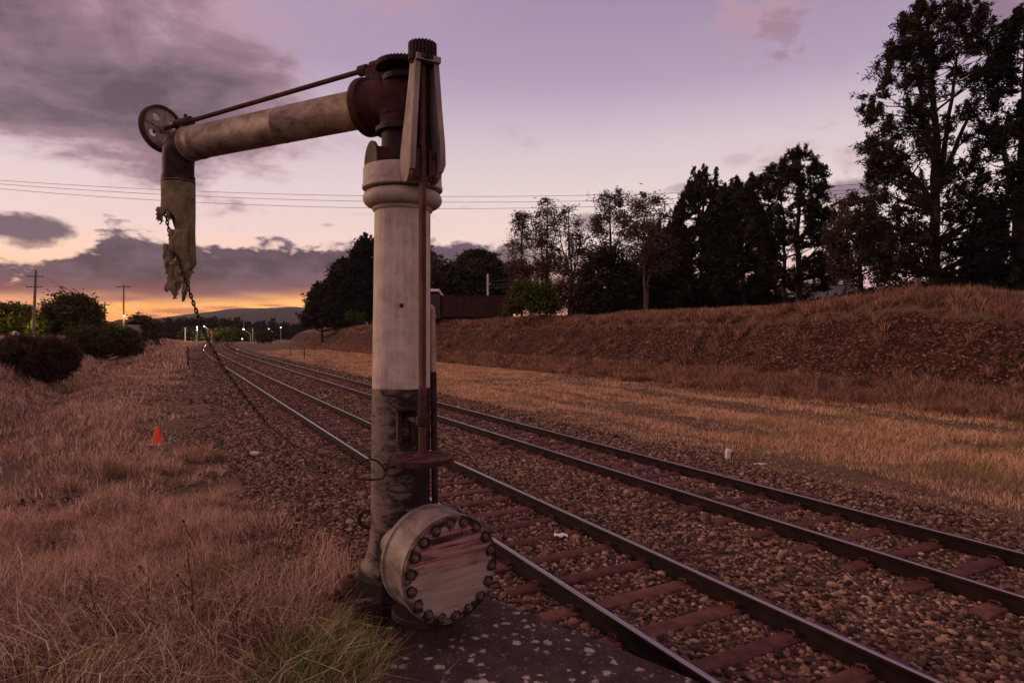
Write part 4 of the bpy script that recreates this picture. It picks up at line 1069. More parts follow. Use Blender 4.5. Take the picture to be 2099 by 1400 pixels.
def make_tree(name, label, cat, Y, base, env, leaf, bark, clumps=60, per=60, rad=.5, ln=.3, wd=.05, trunks=None, tr=.18, up=.35, flat=.55, seed=1, group=None, gaps=(), limb=.5, depth=.75, ground=None, leaders=(), fork=0, candles=0.0):
    """env: rows (y, xl, xr) in photo pixels at depth Y giving the crown outline; trunks: list of pixel polylines"""
    rng = np.random.default_rng(seed); g = Y / F
    env = sorted(env); ys = np.array([e[0] for e in env], float); xl = np.array([e[1] for e in env], float); xr = np.array([e[2] for e in env], float)
    bp = P(base[0], base[1], Y); bz = float(hz(bp.x, Y)) if ground is None else ground
    t = thing(name, label, cat, (bp.x, Y, bz), group)
    hw = np.interp(np.linspace(ys[0], ys[-1], 50), ys, xr - xl); mean = hw.mean() * g / 2
    # clump centres inside the outline, area weighted, more of them near the rim
    C = []; yy_ = np.linspace(ys[0], ys[-1], 400); cdf = np.cumsum(np.interp(yy_, ys, xr - xl) + 4); cdf /= cdf[-1]
    while len(C) < clumps:
        y = float(np.interp(rng.random(), cdf, yy_)); a, b = np.interp(y, ys, xl), np.interp(y, ys, xr)
        u = rng.uniform(-1, 1); u = math.copysign(abs(u) ** .8, u); x = (a + b) / 2 + u * (b - a) / 2
        if any(((x - gx) / rx) ** 2 + ((y - gy) / ry) ** 2 < 1 for gx, gy, rx, ry in gaps) and rng.random() < .85: continue
        dep = (b - a) * g / 2 * depth * math.sqrt(max(0, 1 - u * u)) * rng.uniform(-1, 1)
        p = P(x, y, Y); C.append((p.x, Y + dep, p.z))
    C = np.array(C); k = np.clip(rng.normal(1, .25, clumps), .5, 1.6)
    W = np.interp(HY - (C[:, 2] - CAMH) / g, ys, xr - xl) * g
    R = rad * k * np.clip(W / (2.2 * rad), .35, 1)
    # sub-tufts inside each clump
    sub = 7; T = np.repeat(C, sub, 0) + rng.normal(0, .55, (clumps * sub, 3)) * np.repeat(R, sub)[:, None] * np.array([1, 1, flat])
    V, Tr = needle_faces(T, np.repeat(R, sub) * .34, max(4, per // sub), ln, wd, rng, up, flat)
    L = []
    for lx, ly, lh in leaders:                             # spiky leading shoots
        for j in range(int(lh / 2)):
            f = j / (lh / 2); p = P(lx, ly + lh * f, Y); L.append((p.x + rng.normal(0, .03 + .42 * f * g / .045), Y + rng.normal(0, .03 + .42 * f), p.z))
    if candles:
        for i in rng.permutation(clumps)[:int(clumps * candles)]:
            hh_ = rng.uniform(.35, .9) * (.55 + rad * .6)
            for j in range(7):
                f = j / 6; L.append((C[i][0] + rng.normal(0, .02 + .10 * f), C[i][1] + rng.normal(0, .02 + .10 * f), C[i][2] + R[i] * flat * .8 + hh_ * (1 - f)))
    if L:
        V2, T2 = needle_faces(np.array(L), np.full(len(L), .07), 12, ln * .9, wd, rng, up + .6, 1.0); Tr = np.concatenate([Tr, T2 + len(V)]); V = np.concatenate([V, V2])
    npmesh('crown', V, Tr, None, leaf, t)
    # trunk and limbs in one mesh
    mb = MB(); top = P((xl[0] + xr[0]) / 2, ys[0] + 6, Y)
    trunks = trunks or [[(base[0], base[1]), ((base[0] + (xl[0] + xr[0]) / 2) / 2, (base[1] + ys[0]) / 2), ((xl[0] + xr[0]) / 2, ys[0] + 6)]]
    segs = []
    for ti, pl in enumerate(trunks):
        w = [P(a, b, Y) for a, b in pl]
        if abs(pl[0][1] - base[1]) < 1: w[0] = Vector((w[0].x, Y, bz - .3))
        if ti: w = [v + Vector((0, (ti % 3 - 1) * .4 * f / max(1, len(w) - 1), 0)) for f, v in enumerate(w)]
        w2 = resample(w, max(.4, (w[-1] - w[0]).length / 9)) + [w[-1]]; n = len(w2)
        w2 = [v + Vector((rng.normal(0, .05), rng.normal(0, .05), 0)) * (0 < i < n) for i, v in enumerate(w2)]
        r0 = tr * (1 if abs(pl[0][1] - base[1]) < 1 else .55)
        mb.tube(w2, [r0 * (1 - .88 * i / (n - 1)) + .012 for i in range(n)], 8); segs += [(v, r0 * (1 - .8 * i / (n - 1))) for i, v in enumerate(w2)]
    sv = np.array([tuple(v) for v, r in segs])
    idx = rng.permutation(clumps)[:int(clumps * limb)]
    for i in idx:
        c = Vector(C[i]); dz = c.z - sv[:, 2]; hd = np.hypot(sv[:, 0] - c.x, sv[:, 1] - c.y)
        cost = np.abs(dz - hd * .45) + hd * .5 + np.where(dz < -.2, 6, 0); j = int(np.argmin(cost)); s0, r = Vector(sv[j]), segs[j][1]
        mid = s0.lerp(c, .5) + Vector((rng.normal(0, .12), rng.normal(0, .12), -.06 * (c - s0).length)); q = min(r * .5, .028 * (c - s0).length + .008)
        mb.tube([s0, mid, c], [max(.012, q), max(.010, q * .65), .006 + Y * .00007], 5)
        for _ in range(3):
            e = c + Vector(rng.normal(0, R[i] * .7, 3)); mb.tube([mid.lerp(c, rng.uniform(.2, 1)), e], [.010, .004 + Y * .00006], 4)
    mb.build('trunk', bark, t, ang=60); return t
GT = 'trees standing along the top of the cutting'
mk = make_tree
# two giants at the right
mk('pine_tree', 'giant pine with a forked dark trunk rising above the wooden post', 'tree', 40, (1915, 592), [(8, 1890, 1900), (14, 1872, 1925), (40, 1855, 2015), (75, 1835, 2035), (110, 1812, 2045), (160, 1785, 2045), (200, 1780, 2035), (260, 1768, 2010), (300, 1772, 2000), (345, 1785, 1990), (375, 1790, 2000), (410, 1762, 2020), (460, 1745, 2040), (520, 1765, 2050), (575, 1790, 2060)],
   M['pine'], M['bark'], 430, 110, .42, .28, .034, [[(1915, 592), (1916, 480), (1918, 380), (1915, 250), (1905, 120), (1900, 30)], [(1918, 390), (1935, 300), (1950, 200), (1965, 110)], [(1917, 400), (1950, 330), (1985, 250), (2020, 190)], [(1917, 350), (1890, 260), (1870, 160)], [(1916, 420), (1860, 350), (1800, 290)]], .36, .35, .6, 3, GT, gaps=((1985, 250, 38, 60), (1960, 330, 26, 40), (1880, 395, 18, 16), (2005, 385, 34, 22), (1840, 300, 16, 26), (1985, 480, 30, 12), (1830, 215, 12, 20)), limb=.6, leaders=((1893, 8, 26), (1945, 6, 30), (1968, 12, 26), (2010, 12, 30), (1920, 16, 20)), candles=.8)
mk('pine_tree', 'giant dark pine cut off by the right edge of the picture', 'tree', 37, (2088, 600), [(35, 2080, 2110), (60, 2062, 2150), (110, 2050, 2200), (190, 2040, 2220), (260, 2030, 2230), (330, 2030, 2230), (400, 2020, 2230), (470, 2000, 2240), (540, 1995, 2240), (590, 2000, 2230)],
   M['darkpine'], M['bark'], 380, 110, .44, .28, .036, [[(2088, 600), (2092, 400), (2100, 200), (2100, 60)], [(2090, 420), (2060, 330), (2045, 250)]], .42, .35, .6, 4, GT, gaps=((2045, 400, 26, 14), (2060, 235, 14, 24)), leaders=((2086, 30, 26), (2068, 62, 22)), candles=.8)
mk('leafy_tree', 'low leafy tree filling the gap left of the giant forked pine', 'tree', 46, (1762, 592), [(398, 1752, 1775), (420, 1728, 1800), (450, 1705, 1810), (490, 1695, 1815), (530, 1705, 1815), (570, 1712, 1810), (588, 1735, 1810)],
   M['gum'], M['bark'], 120, 110, .5, .22, .05, [[(1762, 592), (1765, 500), (1762, 420)], [(1764, 520), (1735, 470), (1722, 440)]], .2, .1, .8, 5, GT, gaps=((1722, 520, 12, 14),))
mk('pine_tree', 'broad layered pine on twin trunks beside the pale roof', 'tree', 50, (1637, 610), [(316, 1632, 1648), (330, 1612, 1672), (350, 1575, 1690), (378, 1535, 1692), (400, 1520, 1686), (430, 1530, 1690), (455, 1545, 1718), (490, 1538, 1722), (520, 1556, 1735), (560, 1560, 1722), (596, 1575, 1690)],
   M['pine'], M['bark'], 320, 100, .40, .30, .036, [[(1637, 610), (1636, 480), (1640, 340)], [(1607, 608), (1608, 470), (1600, 370)], [(1636, 500), (1670, 450), (1700, 430)]], .30, .3, .45, 6, GT, gaps=((1618, 455, 14, 14), (1660, 520, 22, 10), (1590, 580, 20, 8), (1665, 575, 30, 9), (1625, 520, 10, 12), (1570, 430, 12, 7)), leaders=((1640, 312, 14), (1600, 335, 14), (1668, 330, 14)), candles=.8)
mk('pine_tree', 'dense dark pine wedged between the spiky pine and the layered pine', 'tree', 56, (1530, 622), [(378, 1495, 1512), (400, 1482, 1545), (440, 1468, 1560), (500, 1462, 1580), (560, 1455, 1585), (612, 1452, 1590)],
   M['pine'], M['bark'], 230, 110, .52, .38, .05, None, .25, .4, .7, 7, GT, leaders=((1502, 368, 26), (1478, 388, 20)), depth=.9, candles=.8)
mk('pine_tree', 'spiky topped pine with several pointed leaders above the power lines', 'tree', 60, (1438, 628), [(356, 1432, 1446), (385, 1418, 1466), (410, 1402, 1478), (450, 1385, 1490), (500, 1375, 1500), (560, 1370, 1505), (620, 1372, 1505)],
   M['pine'], M['bark'], 240, 110, .5, .38, .05, [[(1438, 628), (1440, 500), (1440, 352)], [(1439, 450), (1465, 400), (1468, 352)]], .25, .5, .8, 8, GT, leaders=((1422, 344, 60), (1433, 352, 56), (1447, 344, 66), (1468, 346, 64), (1457, 370, 50), (1399, 398, 40), (1412, 372, 46), (1388, 424, 36), (1482, 384, 44)), depth=.9, candles=.8)
mk('gum_tree', 'slim airy gum with a rounded tuft of leaves at its top, right of three', 'tree', 70, (1165, 640), [(428, 1160, 1172), (445, 1148, 1182), (470, 1138, 1194), (495, 1136, 1203), (530, 1142, 1206), (570, 1150, 1200)],
   M['gum'], M['bark'], 60, 70, .7, .36, .045, [[(1165, 640), (1172, 560), (1166, 480), (1166, 435)], [(1172, 570), (1190, 510), (1196, 490)], [(1170, 560), (1150, 500), (1146, 470)]], .16, .0, .9, 9, GT)
mk('gum_tree', 'tallest of three slim gums, its bare stem showing below a pointed crown', 'tree', 72, (1120, 638), [(402, 1117, 1124), (420, 1108, 1132), (445, 1098, 1140), (470, 1092, 1144), (495, 1096, 1140), (520, 1104, 1136), (560, 1104, 1140)],
   M['gum'], M['bark'], 60, 70, .75, .36, .045, [[(1120, 638), (1121, 540), (1121, 410)], [(1121, 560), (1106, 500), (1102, 470)], [(1121, 560), (1136, 500), (1138, 470)]], .16, .0, .9, 10, GT)
mk('gum_tree', 'leftmost of three slim gums, loose crown reaching low on its stem', 'tree', 74, (1070, 640), [(432, 1067, 1075), (455, 1056, 1086), (480, 1050, 1092), (515, 1046, 1094), (550, 1040, 1092), (590, 1044, 1090)],
   M['gum'], M['bark'], 66, 70, .7, .36, .045, None, .16, .0, .9, 11, GT)
mk('gum_tree', 'bushy gum with a rounded top knot standing over brown scrub', 'tree', 64, (1250, 632), [(386, 1242, 1262), (402, 1230, 1274), (430, 1224, 1276), (450, 1222, 1282), (475, 1212, 1296), (510, 1206, 1300), (560, 1196, 1305), (600, 1200, 1300)],
   M['gum'], M['bark'], 110, 90, .7, .34, .045, [[(1250, 632), (1252, 520), (1250, 400)], [(1251, 540), (1225, 480)], [(1251, 520), (1280, 470)]], .2, .0, .9, 12, GT)
mk('gum_tree', 'spreading gum on a pale slender trunk left of the spiky pine', 'tree', 58, (1321, 628), [(400, 1312, 1338), (415, 1296, 1360), (440, 1284, 1372), (475, 1286, 1378), (515, 1296, 1376), (560, 1305, 1370)],
   M['gum'], M['palebark'], 95, 90, .7, .32, .042, [[(1321, 628), (1321, 540), (1318, 470), (1322, 412)], [(1320, 530), (1345, 470), (1355, 440)], [(1324, 628), (1330, 570), (1345, 520)]], .15, .0, .9, 13, GT)
mk('pine_tree', 'low bushy pine under the spreading gum, green at its base', 'tree', 62, (1370, 628), [(470, 1350, 1385), (510, 1330, 1400), (560, 1315, 1410), (618, 1312, 1415)], M['pine'], M['bark'], 120, 120, .7, .38, .07, None, .2, .3, .7, 14, GT, depth=.9, candles=.8)
mk('bushy_tree', 'low dark scrub tree under the rounded top gum', 'tree', 60, (1245, 634), [(500, 1225, 1260), (530, 1205, 1290), (580, 1192, 1310), (626, 1190, 1320)], M['pine'], M['bark'], 120, 110, .7, .32, .06, None, .15, .1, .8, 15, GT, gaps=((1200, 590, 8, 14),))
mk('bare_shrub', 'bare brown twiggy thicket under the three slim gums', 'shrub', 71, (1095, 640), [(535, 1070, 1130), (560, 1050, 1150), (600, 1045, 1160), (634, 1048, 1165)], M['twig'], M['bark'], 110, 80, .7, .5, .025, None, .07, .7, 1.0, 16, GT, limb=.9)
mk('bare_shrub', 'bare brown thicket right of the slim gums, sunset glowing through it', 'shrub', 66, (1175, 638), [(560, 1150, 1200), (590, 1140, 1215), (632, 1140, 1225)], M['twig'], M['bark'], 70, 80, .6, .5, .025, None, .07, .7, 1.0, 17, GT, limb=.9)
mk('green_bush', 'rounded green bush on the brow below the slim gums', 'bush', 61, (1088, 640), [(585, 1075, 1100), (592, 1055, 1115), (605, 1044, 1130), (622, 1040, 1136), (636, 1042, 1138)], M['bush'], M['bark'], 90, 120, .5, .26, .06, None, .06, .1, .8, 18, GT)
# behind the wagon
mk('umbrella_pine', 'flat topped pine pair left of the slim gums, bare trunks under the crown', 'tree', 112, (968, 628), [(513, 965, 975), (519, 955, 988), (530, 948, 998), (545, 946, 1000), (556, 955, 990)], M['pine'], M['bark'], 60, 90, 1.1, .6, .12, [[(968, 628), (970, 560), (972, 522)], [(969, 580), (958, 548)], [(984, 628), (985, 560), (982, 530)]], .22, .2, .35, 19, GT, limb=.9)
mk('umbrella_pine', 'small flat topped pine just right of the first flat topped one', 'tree', 114, (992, 628), [(516, 985, 995), (523, 978, 1008), (535, 975, 1012), (548, 980, 1005)], M['pine'], M['bark'], 46, 90, 1.0, .6, .12, [[(992, 628), (992, 560), (990, 524)], [(992, 580), (1004, 545)]], .2, .2, .35, 20, GT, limb=.9)
mk('leafy_tree', 'rounded dark tree behind the cab of the rusty train', 'tree', 105, (915, 632), [(548, 900, 930), (560, 885, 950), (580, 872, 965), (632, 870, 975)], M['pine'], M['bark'], 130, 110, 1.2, .6, .12, None, .2, .1, .8, 21, GT, depth=.9)
mk('leafy_tree', 'broad dark tree behind the rusty wagon, under the flat topped pines', 'tree', 104, (975, 632), [(550, 955, 1000), (562, 940, 1018), (590, 930, 1028), (632, 930, 1030)], M['pine'], M['bark'], 130, 110, 1.2, .6, .12, None, .2, .1, .8, 22, GT, depth=.9)
mk('pine_tree', 'bluish dark conifer between the wagon and the slim gums', 'tree', 98, (1028, 634), [(545, 1016, 1022), (560, 1010, 1040), (590, 1004, 1048), (632, 1002, 1052)], M['darkpine'], M['bark'], 110, 110, .9, .6, .1, None, .2, .4, .7, 23, GT, leaders=((1018, 540, 20), (1036, 546, 18)), depth=.9, candles=.8)
# the pine clump left of and behind the column
GP = 'dark pines left of the cutting behind the column'
mk('pine_tree', 'shortest pine at the left end of the dark clump, open branches against the glow', 'tree', 140, (660, 660), [(580, 656, 668), (592, 644, 684), (606, 636, 692), (625, 634, 700), (640, 626, 712), (656, 618, 722), (670, 616, 724)], M['pine'], M['bark'], 170, 80, .9, .7, .12, None, .3, .2, .5, 24, GP, gaps=((648, 616, 8, 6),), candles=.8)
mk('pine_tree', 'middle pine of the dark clump, stepped in height', 'tree', 142, (702, 655), [(536, 698, 708), (556, 686, 726), (580, 672, 745), (620, 662, 760), (654, 655, 770)], M['pine'], M['bark'], 250, 90, 1.0, .8, .13, None, .3, .4, .6, 25, GP, leaders=((694, 534, 20), (702, 530, 18), (684, 556, 14), (712, 538, 14), (676, 570, 12)), depth=.9, candles=.8)
mk('pine_tree', 'tallest pine of the dark clump, pressed against the left of the column', 'tree', 138, (758, 650), [(490, 748, 760), (505, 735, 775), (530, 720, 790), (570, 708, 815), (620, 700, 830), (652, 700, 835)], M['darkpine'], M['bark'], 330, 90, 1.0, .8, .13, None, .35, .5, .7, 26, GP, leaders=((742, 486, 26), (752, 480, 26), (728, 502, 22), (760, 484, 20), (718, 528, 18), (735, 496, 20)), depth=.9, candles=.8)
mk('pine_tree', 'pine peeping out at the right of the column', 'tree', 139, (845, 645), [(498, 840, 860), (515, 825, 878), (545, 815, 888), (580, 812, 892), (642, 810, 895)], M['pine'], M['bark'], 130, 100, 1.5, .75, .15, None, .3, .3, .6, 27, GP, depth=.9, candles=.8)
mk('low_bush', 'small round bush at the foot of the dark pine clump', 'bush', 132, (728, 655), [(642, 720, 736), (650, 714, 742), (657, 714, 742)], M['bush'], M['bark'], 26, 80, .6, .4, .1, None, .05, .1, .8, 28)
# left side
mk('spreading_conifer', 'drooping conifer lit yellow by a street lamp at the left edge', 'tree', 78, (8, 690), [(622, -10, 30), (632, -50, 48), (650, -70, 58), (668, -70, 62), (686, -70, 50)], M['bush'], M['bark'], 120, 90, .75, .45, .08, None, .15, -.15, .4, 31, gaps=((30, 662, 14, 3), (42, 676, 12, 3)))
mk('round_tree', 'dark rounded tree beside the curved street lamp', 'tree', 80, (150, 692), [(606, 162, 167), (614, 150, 178), (624, 118, 190), (640, 98, 196), (655, 90, 202), (675, 88, 210), (690, 92, 216)], M['gorsegreen'], M['bark'], 170, 110, .8, .42, .09, None, .2, .2, .8, 32, leaders=((164, 605, 10), (189, 614, 12), (104, 634, 8)), depth=.9)
mk('lit_bush', 'yellow green bush lit by the street lamp beside the tall pole', 'bush', 76, (82, 690), [(655, 76, 92), (668, 70, 96), (688, 66, 98)], M['bush'], M['bark'], 40, 90, .5, .35, .08, None, .05, .1, .8, 33)
mk('lit_bush', 'low lit bush at the foot of the pole with one crossarm', 'bush', 92, (250, 690), [(672, 245, 262), (678, 236, 270), (688, 232, 274)], M['bush'], M['bark'], 34, 90, .5, .38, .08, None, .05, .1, .8, 34)
mk('round_tree', 'distant dark tree right of the pole with one crossarm', 'tree', 120, (292, 690), [(654, 284, 300), (664, 270, 314), (676, 262, 320), (690, 260, 324)], M['gorsegreen'], M['bark'], 90, 90, 1.0, .5, .12, None, .1, .2, .8, 35, depth=.9)
mk('gorse_bush', 'large dark gorse bush on the left bank at the picture edge', 'bush', 36, (65, 785), [(694, 10, 40), (700, -40, 110), (712, -60, 146), (735, -60, 153), (755, -60, 148), (774, -60, 118)], M['gorse'], M['bark'], 420, 80, .24, .34, .018, None, .06, .9, 1.1, 36, limb=.3, depth=.6)
mk('gorse_bush', 'long dark gorse thicket on the left bank under the rounded tree', 'bush', 66, (218, 722), [(680, 190, 250), (686, 150, 272), (700, 142, 284), (712, 150, 286), (722, 180, 278)], M['gorsegreen'], M['bark'], 260, 90, .42, .4, .045, None, .06, .9, 1.1, 37, limb=.3, depth=.5)
mk('track_shrub', 'small dark shrub at the end of the cutting below the lamps', 'bush', 205, (541, 697), [(682, 534, 550), (690, 530, 556), (697, 530, 556)], M['gorsegreen'], M['bark'], 40, 80, 1.0, .6, .16, None, .06, .2, .8, 38)
GB = 'shrubs by the level crossing lamps'
for i, (a, b, yt, Y, lb) in enumerate(((376, 405, 676, 260, 'pale scrub left of the white marker post by the crossing'), (400, 432, 678, 250, 'pale scrub under the two violet crossing lamps'), (430, 470, 680, 248, 'pale scrub right of the round orange sign'), (455, 500, 678, 262, 'pale scrub left of the yellow crossing lamp'), (505, 540, 680, 258, 'pale scrub right of the yellow crossing lamp'))):
    mk('roadside_shrub', lb, 'bush', Y, ((a + b) / 2, 697), [(yt, a + 8, b - 8), (yt + 6, a + 2, b - 2), (696, a, b)], M['bush'], M['bark'], 50, 70, 1.4, .8, .22, None, .06, .2, .8, 40 + i, GB)
def undergrowth():
    rng = np.random.default_rng(88); C = []; R = []
    for i in range(900):
        px = rng.uniform(1180, 2140); Y = rng.uniform(1, 1.25) * np.interp(px, [1180, 1400, 1650, 1900, 2100], [70, 62, 54, 44, 40])
        p = P(px, 600, Y); g = float(hz(p.x, Y)); top = np.interp(px, [1180, 1400, 1560, 1640, 1700, 1790, 2100], [2.6, 2.6, 2.0, .5, .25, 1.2, 2.6]) * rng.uniform(.5, 1.1)
        for k in range(7): C.append((p.x + rng.normal(0, .5), Y + rng.normal(0, .4), g + top * rng.random())); R.append(.32)
    V, T = needle_faces(np.array(C), np.array(R), 12, .42, .07, rng, .35, .9)
    tag(npmesh('undergrowth', V, T, None, M['pine']), 'dark scrub growing under the trees along the cutting', 'undergrowth', kind='stuff')
undergrowth()
def far_woods():
    rng = np.random.default_rng(77); C = []; R = []
    for i in range(260):
        px = rng.uniform(180, 640); Y = rng.uniform(360, 470); top = np.interp(px, [180, 300, 330, 380, 440, 480, 520, 560, 600, 640], [676, 668, 662, 657, 655, 660, 664, 662, 668, 672]) + rng.normal(0, 4)
        p = P(px, top, Y); h = p.z
        for k in range(26):
            f = rng.random() ** .8; r = (.5 + 2.6 * f) * (1 if i % 3 else .8); C.append((p.x + rng.normal(0, r * .5), Y + rng.normal(0, r * .5), h * (1 - f) + 0.2)); R.append(.7 + f * .9)
    V, T = needle_faces(np.array(C), np.array(R), 9, 1.3, .34, rng, .3, .7)
    tag(npmesh('far_woods', V, T, None, M['darkpine']), 'dark treeline across the valley under the hills', 'woods', kind='stuff')
far_woods()

# ================================================================== POLES, LAMPS, WIRES
def gz_(x, y): return float(hz(x, y))
def power_pole(label, Y, px, ytop, arms, r=.14, tilt=0, mat='pole'):
    tp = P(px, ytop, Y); b = gz_(tp.x, Y); t = thing('power_pole', label, 'power pole', (tp.x + tilt, Y, b), 'timber power poles')
    mb = MB(); mb.tube([Vector((tp.x + tilt, Y, b - .4)), Vector((tp.x, Y, tp.z))], [r, r * .75], 10); mb.build('pole', M[mat], t)
    for y, xl, xr in arms:
        a, c = P(xl, y, Y), P(xr, y + .5, Y); mb = MB(); h = max(.055, Y * .0007)
        d = (c - a); q = d.normalized(); mb.box((a + c) / 2 + Vector((0, -r * 1.05, 0)), (d.length / 2, .05, h), (q, Vector((0, 1, 0)), q.cross(Vector((0, 1, 0)))))
        ca = mb.build('crossarm', M[mat], t)
        mb = MB()
        for f in (.04, .3, .7, .96): mb.lathe([(.05, 0), (.06, .05), (.035, .12)], a.lerp(c, f) + Vector((0, -r * 1.05, h)), UP, 8)
        mb.build('insulator', M['bracket'], ca)
    return t
power_pole('tall timber pole with two crossarms behind the left bank', 73, 73.5, 554, [(567, 58, 91), (588.5, 56, 89)], .17, -.32)
power_pole('slim timber pole with a single crossarm and a low lamp', 92, 253.5, 584, [(588, 239, 269)], .13)
power_pole('leaning distant pole with two crossarms left of the single arm pole', 130, 215, 619, [(624.5, 206.5, 225.5), (641.5, 204, 223)], .15, -.3)
power_pole('pale distant pole with three short crossarms, lit by a lamp', 240, 317.5, 657, [(660.5, 311, 325), (666, 312, 324), (671, 311, 325)], .26, 0, 'steelpost')
power_pole('dark distant pole with short arms in front of the far dark tree', 150, 284, 638, [(642, 279, 290), (648, 279, 291)], .17)
power_pole('thin tall pole with a small crossarm beyond the yellow crossing lamp', 300, 500, 640, [(646, 495, 505)], .22)
power_pole('weathered pole among the dark trees behind the wagon', 88, 1000, 562, [(583, 997, 1006)], .16, 0, 'steelpost')
def post(name, label, cat, Y, px, y0, y1, r=.04, mat='steelpost', cap=None, group=None):
    a, b = P(px, y0, Y), P(px, y1, Y); g0 = gz_(a.x, Y); mb = MB(); t = thing(name, label, cat, (a.x, Y, min(g0, b.z)), group)
    mb.tube([Vector((a.x, Y, min(g0, b.z) - .2)), a], r, 8); mb.build('stake', M[mat], t)
    if cap: mb = MB(); mb.lathe([(r * 1.6, 0), (r * 1.6, cap), (r, cap * 1.1)], a - UP * cap * .6, UP, 8); mb.build('cap', M[mat], t)
    return t
t = post('thin_post', 'thin dark post with a short bar beside the tall two arm pole', 'post', 70, 61, 629, 690, .07, 'black')
mb = MB(); mb.box(P(57, 638, 70), (.3, .03, .05)); mb.build('crossbar', M['black'], t)
post('marker_post', 'white marker post at the far edge of the crossing', 'post', 245, 379.5, 671, 697, .16, 'white', group='posts by the far crossing')
post('marker_post', 'short pale post right of the white marker post by the crossing', 'post', 240, 402, 687, 697, .12, 'steelpost', group='posts by the far crossing')
post('marker_post', 'pale post right of the yellow crossing lamp', 'post', 240, 518, 672, 698, .14, 'steelpost', group='posts by the far crossing')
post('marker_post', 'low pale stub post at the far end of the grass strip', 'post', 225, 524, 686, 700, .14, 'steelpost', group='posts by the far crossing')
post('iron_stake', 'dark iron stake at the edge of the ballast, far left of the rails', 'stake', 55, 385.5, 713, 741, .05, 'black', .12)
post('iron_stake', 'dark upright stake standing in the far grass strip', 'stake', 72, 624, 713, 740, .05, 'black')
post('wooden_stake', 'thin leaning reddish stake left of the dark upright stake', 'stake', 84, 595.5, 711, 731, .04, 'rust')
Yf = next((Y_ for Y_ in np.arange(20, 45, .05) if P(1881, 604, Y_).z <= gz_(P(1881, 604, Y_).x, Y_)), 30.0)
t = post('fence_post', 'weathered grey post on the brow of the cutting under the giant pine', 'post', Yf, 1881, 570, 606, .13, 'timber')
def sphere(mb, c, r, n=10): mb.lathe([(r * math.sin(PI * k / n), -r * math.cos(PI * k / n)) for k in range(n + 1)], c, UP, 14, False, False)
def lamp(label, Y, head, foot, ybase, col, arm_r=.06, hr=.45, energy=0, lcol=(1, .8, .5), group='street lamps by the level crossing'):
    h, f = P(*head, Y), P(*foot, Y); g0 = gz_(f.x, Y)
    t = thing('street_lamp', label, 'street lamp', (f.x, Y, g0), group)
    mb = MB(); mb.tube([Vector((f.x, Y, g0 - .3)), f], arm_r * 1.3, 8); mb.build('post', M['steelpost'], t)
    if (h - f).length > .5: mb = MB(); mb.tube([f, f.lerp(h, .5) + UP * .05, h], arm_r, 8); mb.build('arm', M['steelpost'], t)
    mb = MB(); mb.tube([h + UP * hr * .2, h + UP * hr * .9], [hr * .8, hr * .25], 10); mb.build('lamp_hood', M['steelpost'], t)
    mb = MB(); sphere(mb, h - UP * hr * .15, hr); mb.build('lamp_bulb', M[col], t)
    if energy:
        pl = bpy.data.lights.new('lamp_light', 'POINT'); pl.energy = energy; pl.color = lcol; pl.shadow_soft_size = .3
        po = bpy.data.objects.new('lamp_light', pl); COL.objects.link(po); po.parent = t; po.location = h - Vector((f.x, Y, g0)) - UP * (hr * 1.6 + .3)
lamp('violet lamp without visible arm, leftmost by the crossing', 240, (404, 670), (404, 670.5), 697, 'lampviolet', .05, .19, 1500, (.8, .7, 1))
lamp('violet lamp on a long sloping arm behind the hanging chain', 240, (418.5, 668.5), (434, 680), 697, 'lampviolet', .09, .19, 1500, (1, .85, .4))
lamp('yellow lamp on a long sloping arm near the thin tall pole', 240, (499, 674.5), (513.5, 685.5), 697, 'lampwarm', .09, .2, 900, (1, .8, .4))
lamp('violet lamp on a short sloping arm at the end of the cutting', 235, (551, 674), (560, 682), 697, 'lampviolet', .09, .19, 900, (.8, .7, 1))
lamp('violet lamp without visible arm, nearest the brow of the cutting', 235, (575.5, 671), (575.5, 671.5), 697, 'lampviolet', .05, .22)
lamp('small low yellow light at the end of the near rails', 250, (496.5, 694.5), (496.5, 695), 697, 'lampwarm', .05, .2)
lamp('small round lamp fixed low on the single arm pole', 91, (254, 647.8), (253.8, 648.5), 690, 'lampwarm', .04, .11, 120, (1, .75, .3), 'street lamps on the left bank')
# curved street lamp on the left
Y = 84; t = thing('street_lamp', 'bright street lamp on a curved arm above the dark rounded tree', 'street lamp', (P(77, 690, Y).x, Y, gz_(P(77, 690, Y).x, Y)), 'street lamps on the left bank')
mb = MB(); mb.tube([Vector((P(77, 690, Y).x, Y, t.location.z - .3)), P(77, 640, Y)] + [P(*q, Y) for q in ((77.5, 632), (80, 626), (85, 622.5), (92, 621), (105, 620.5), (118, 620))], .045, 8); mb.build('lamp_post', M['steelpost'], t)
mb = MB(); mb.tube([P(117, 619.3, Y), P(125, 619.3, Y)], .12, 10); mb.build('lamp_hood', M['steelpost'], t)
mb = MB(); sphere(mb, P(122, 621, Y), .17); mb.build('lamp_bulb', M['lampwarm'], t)
for px, py, YY, en in ((118, 630, 84, 260), (60, 664, 74.5, 240), (22, 668, 74, 160)):
    pl = bpy.data.lights.new('lamp_light', 'POINT'); pl.energy = en; pl.color = (1, .68, .13); pl.shadow_soft_size = .3
    po = bpy.data.objects.new('lamp_light', pl); COL.objects.link(po); po.location = P(px, py, YY)
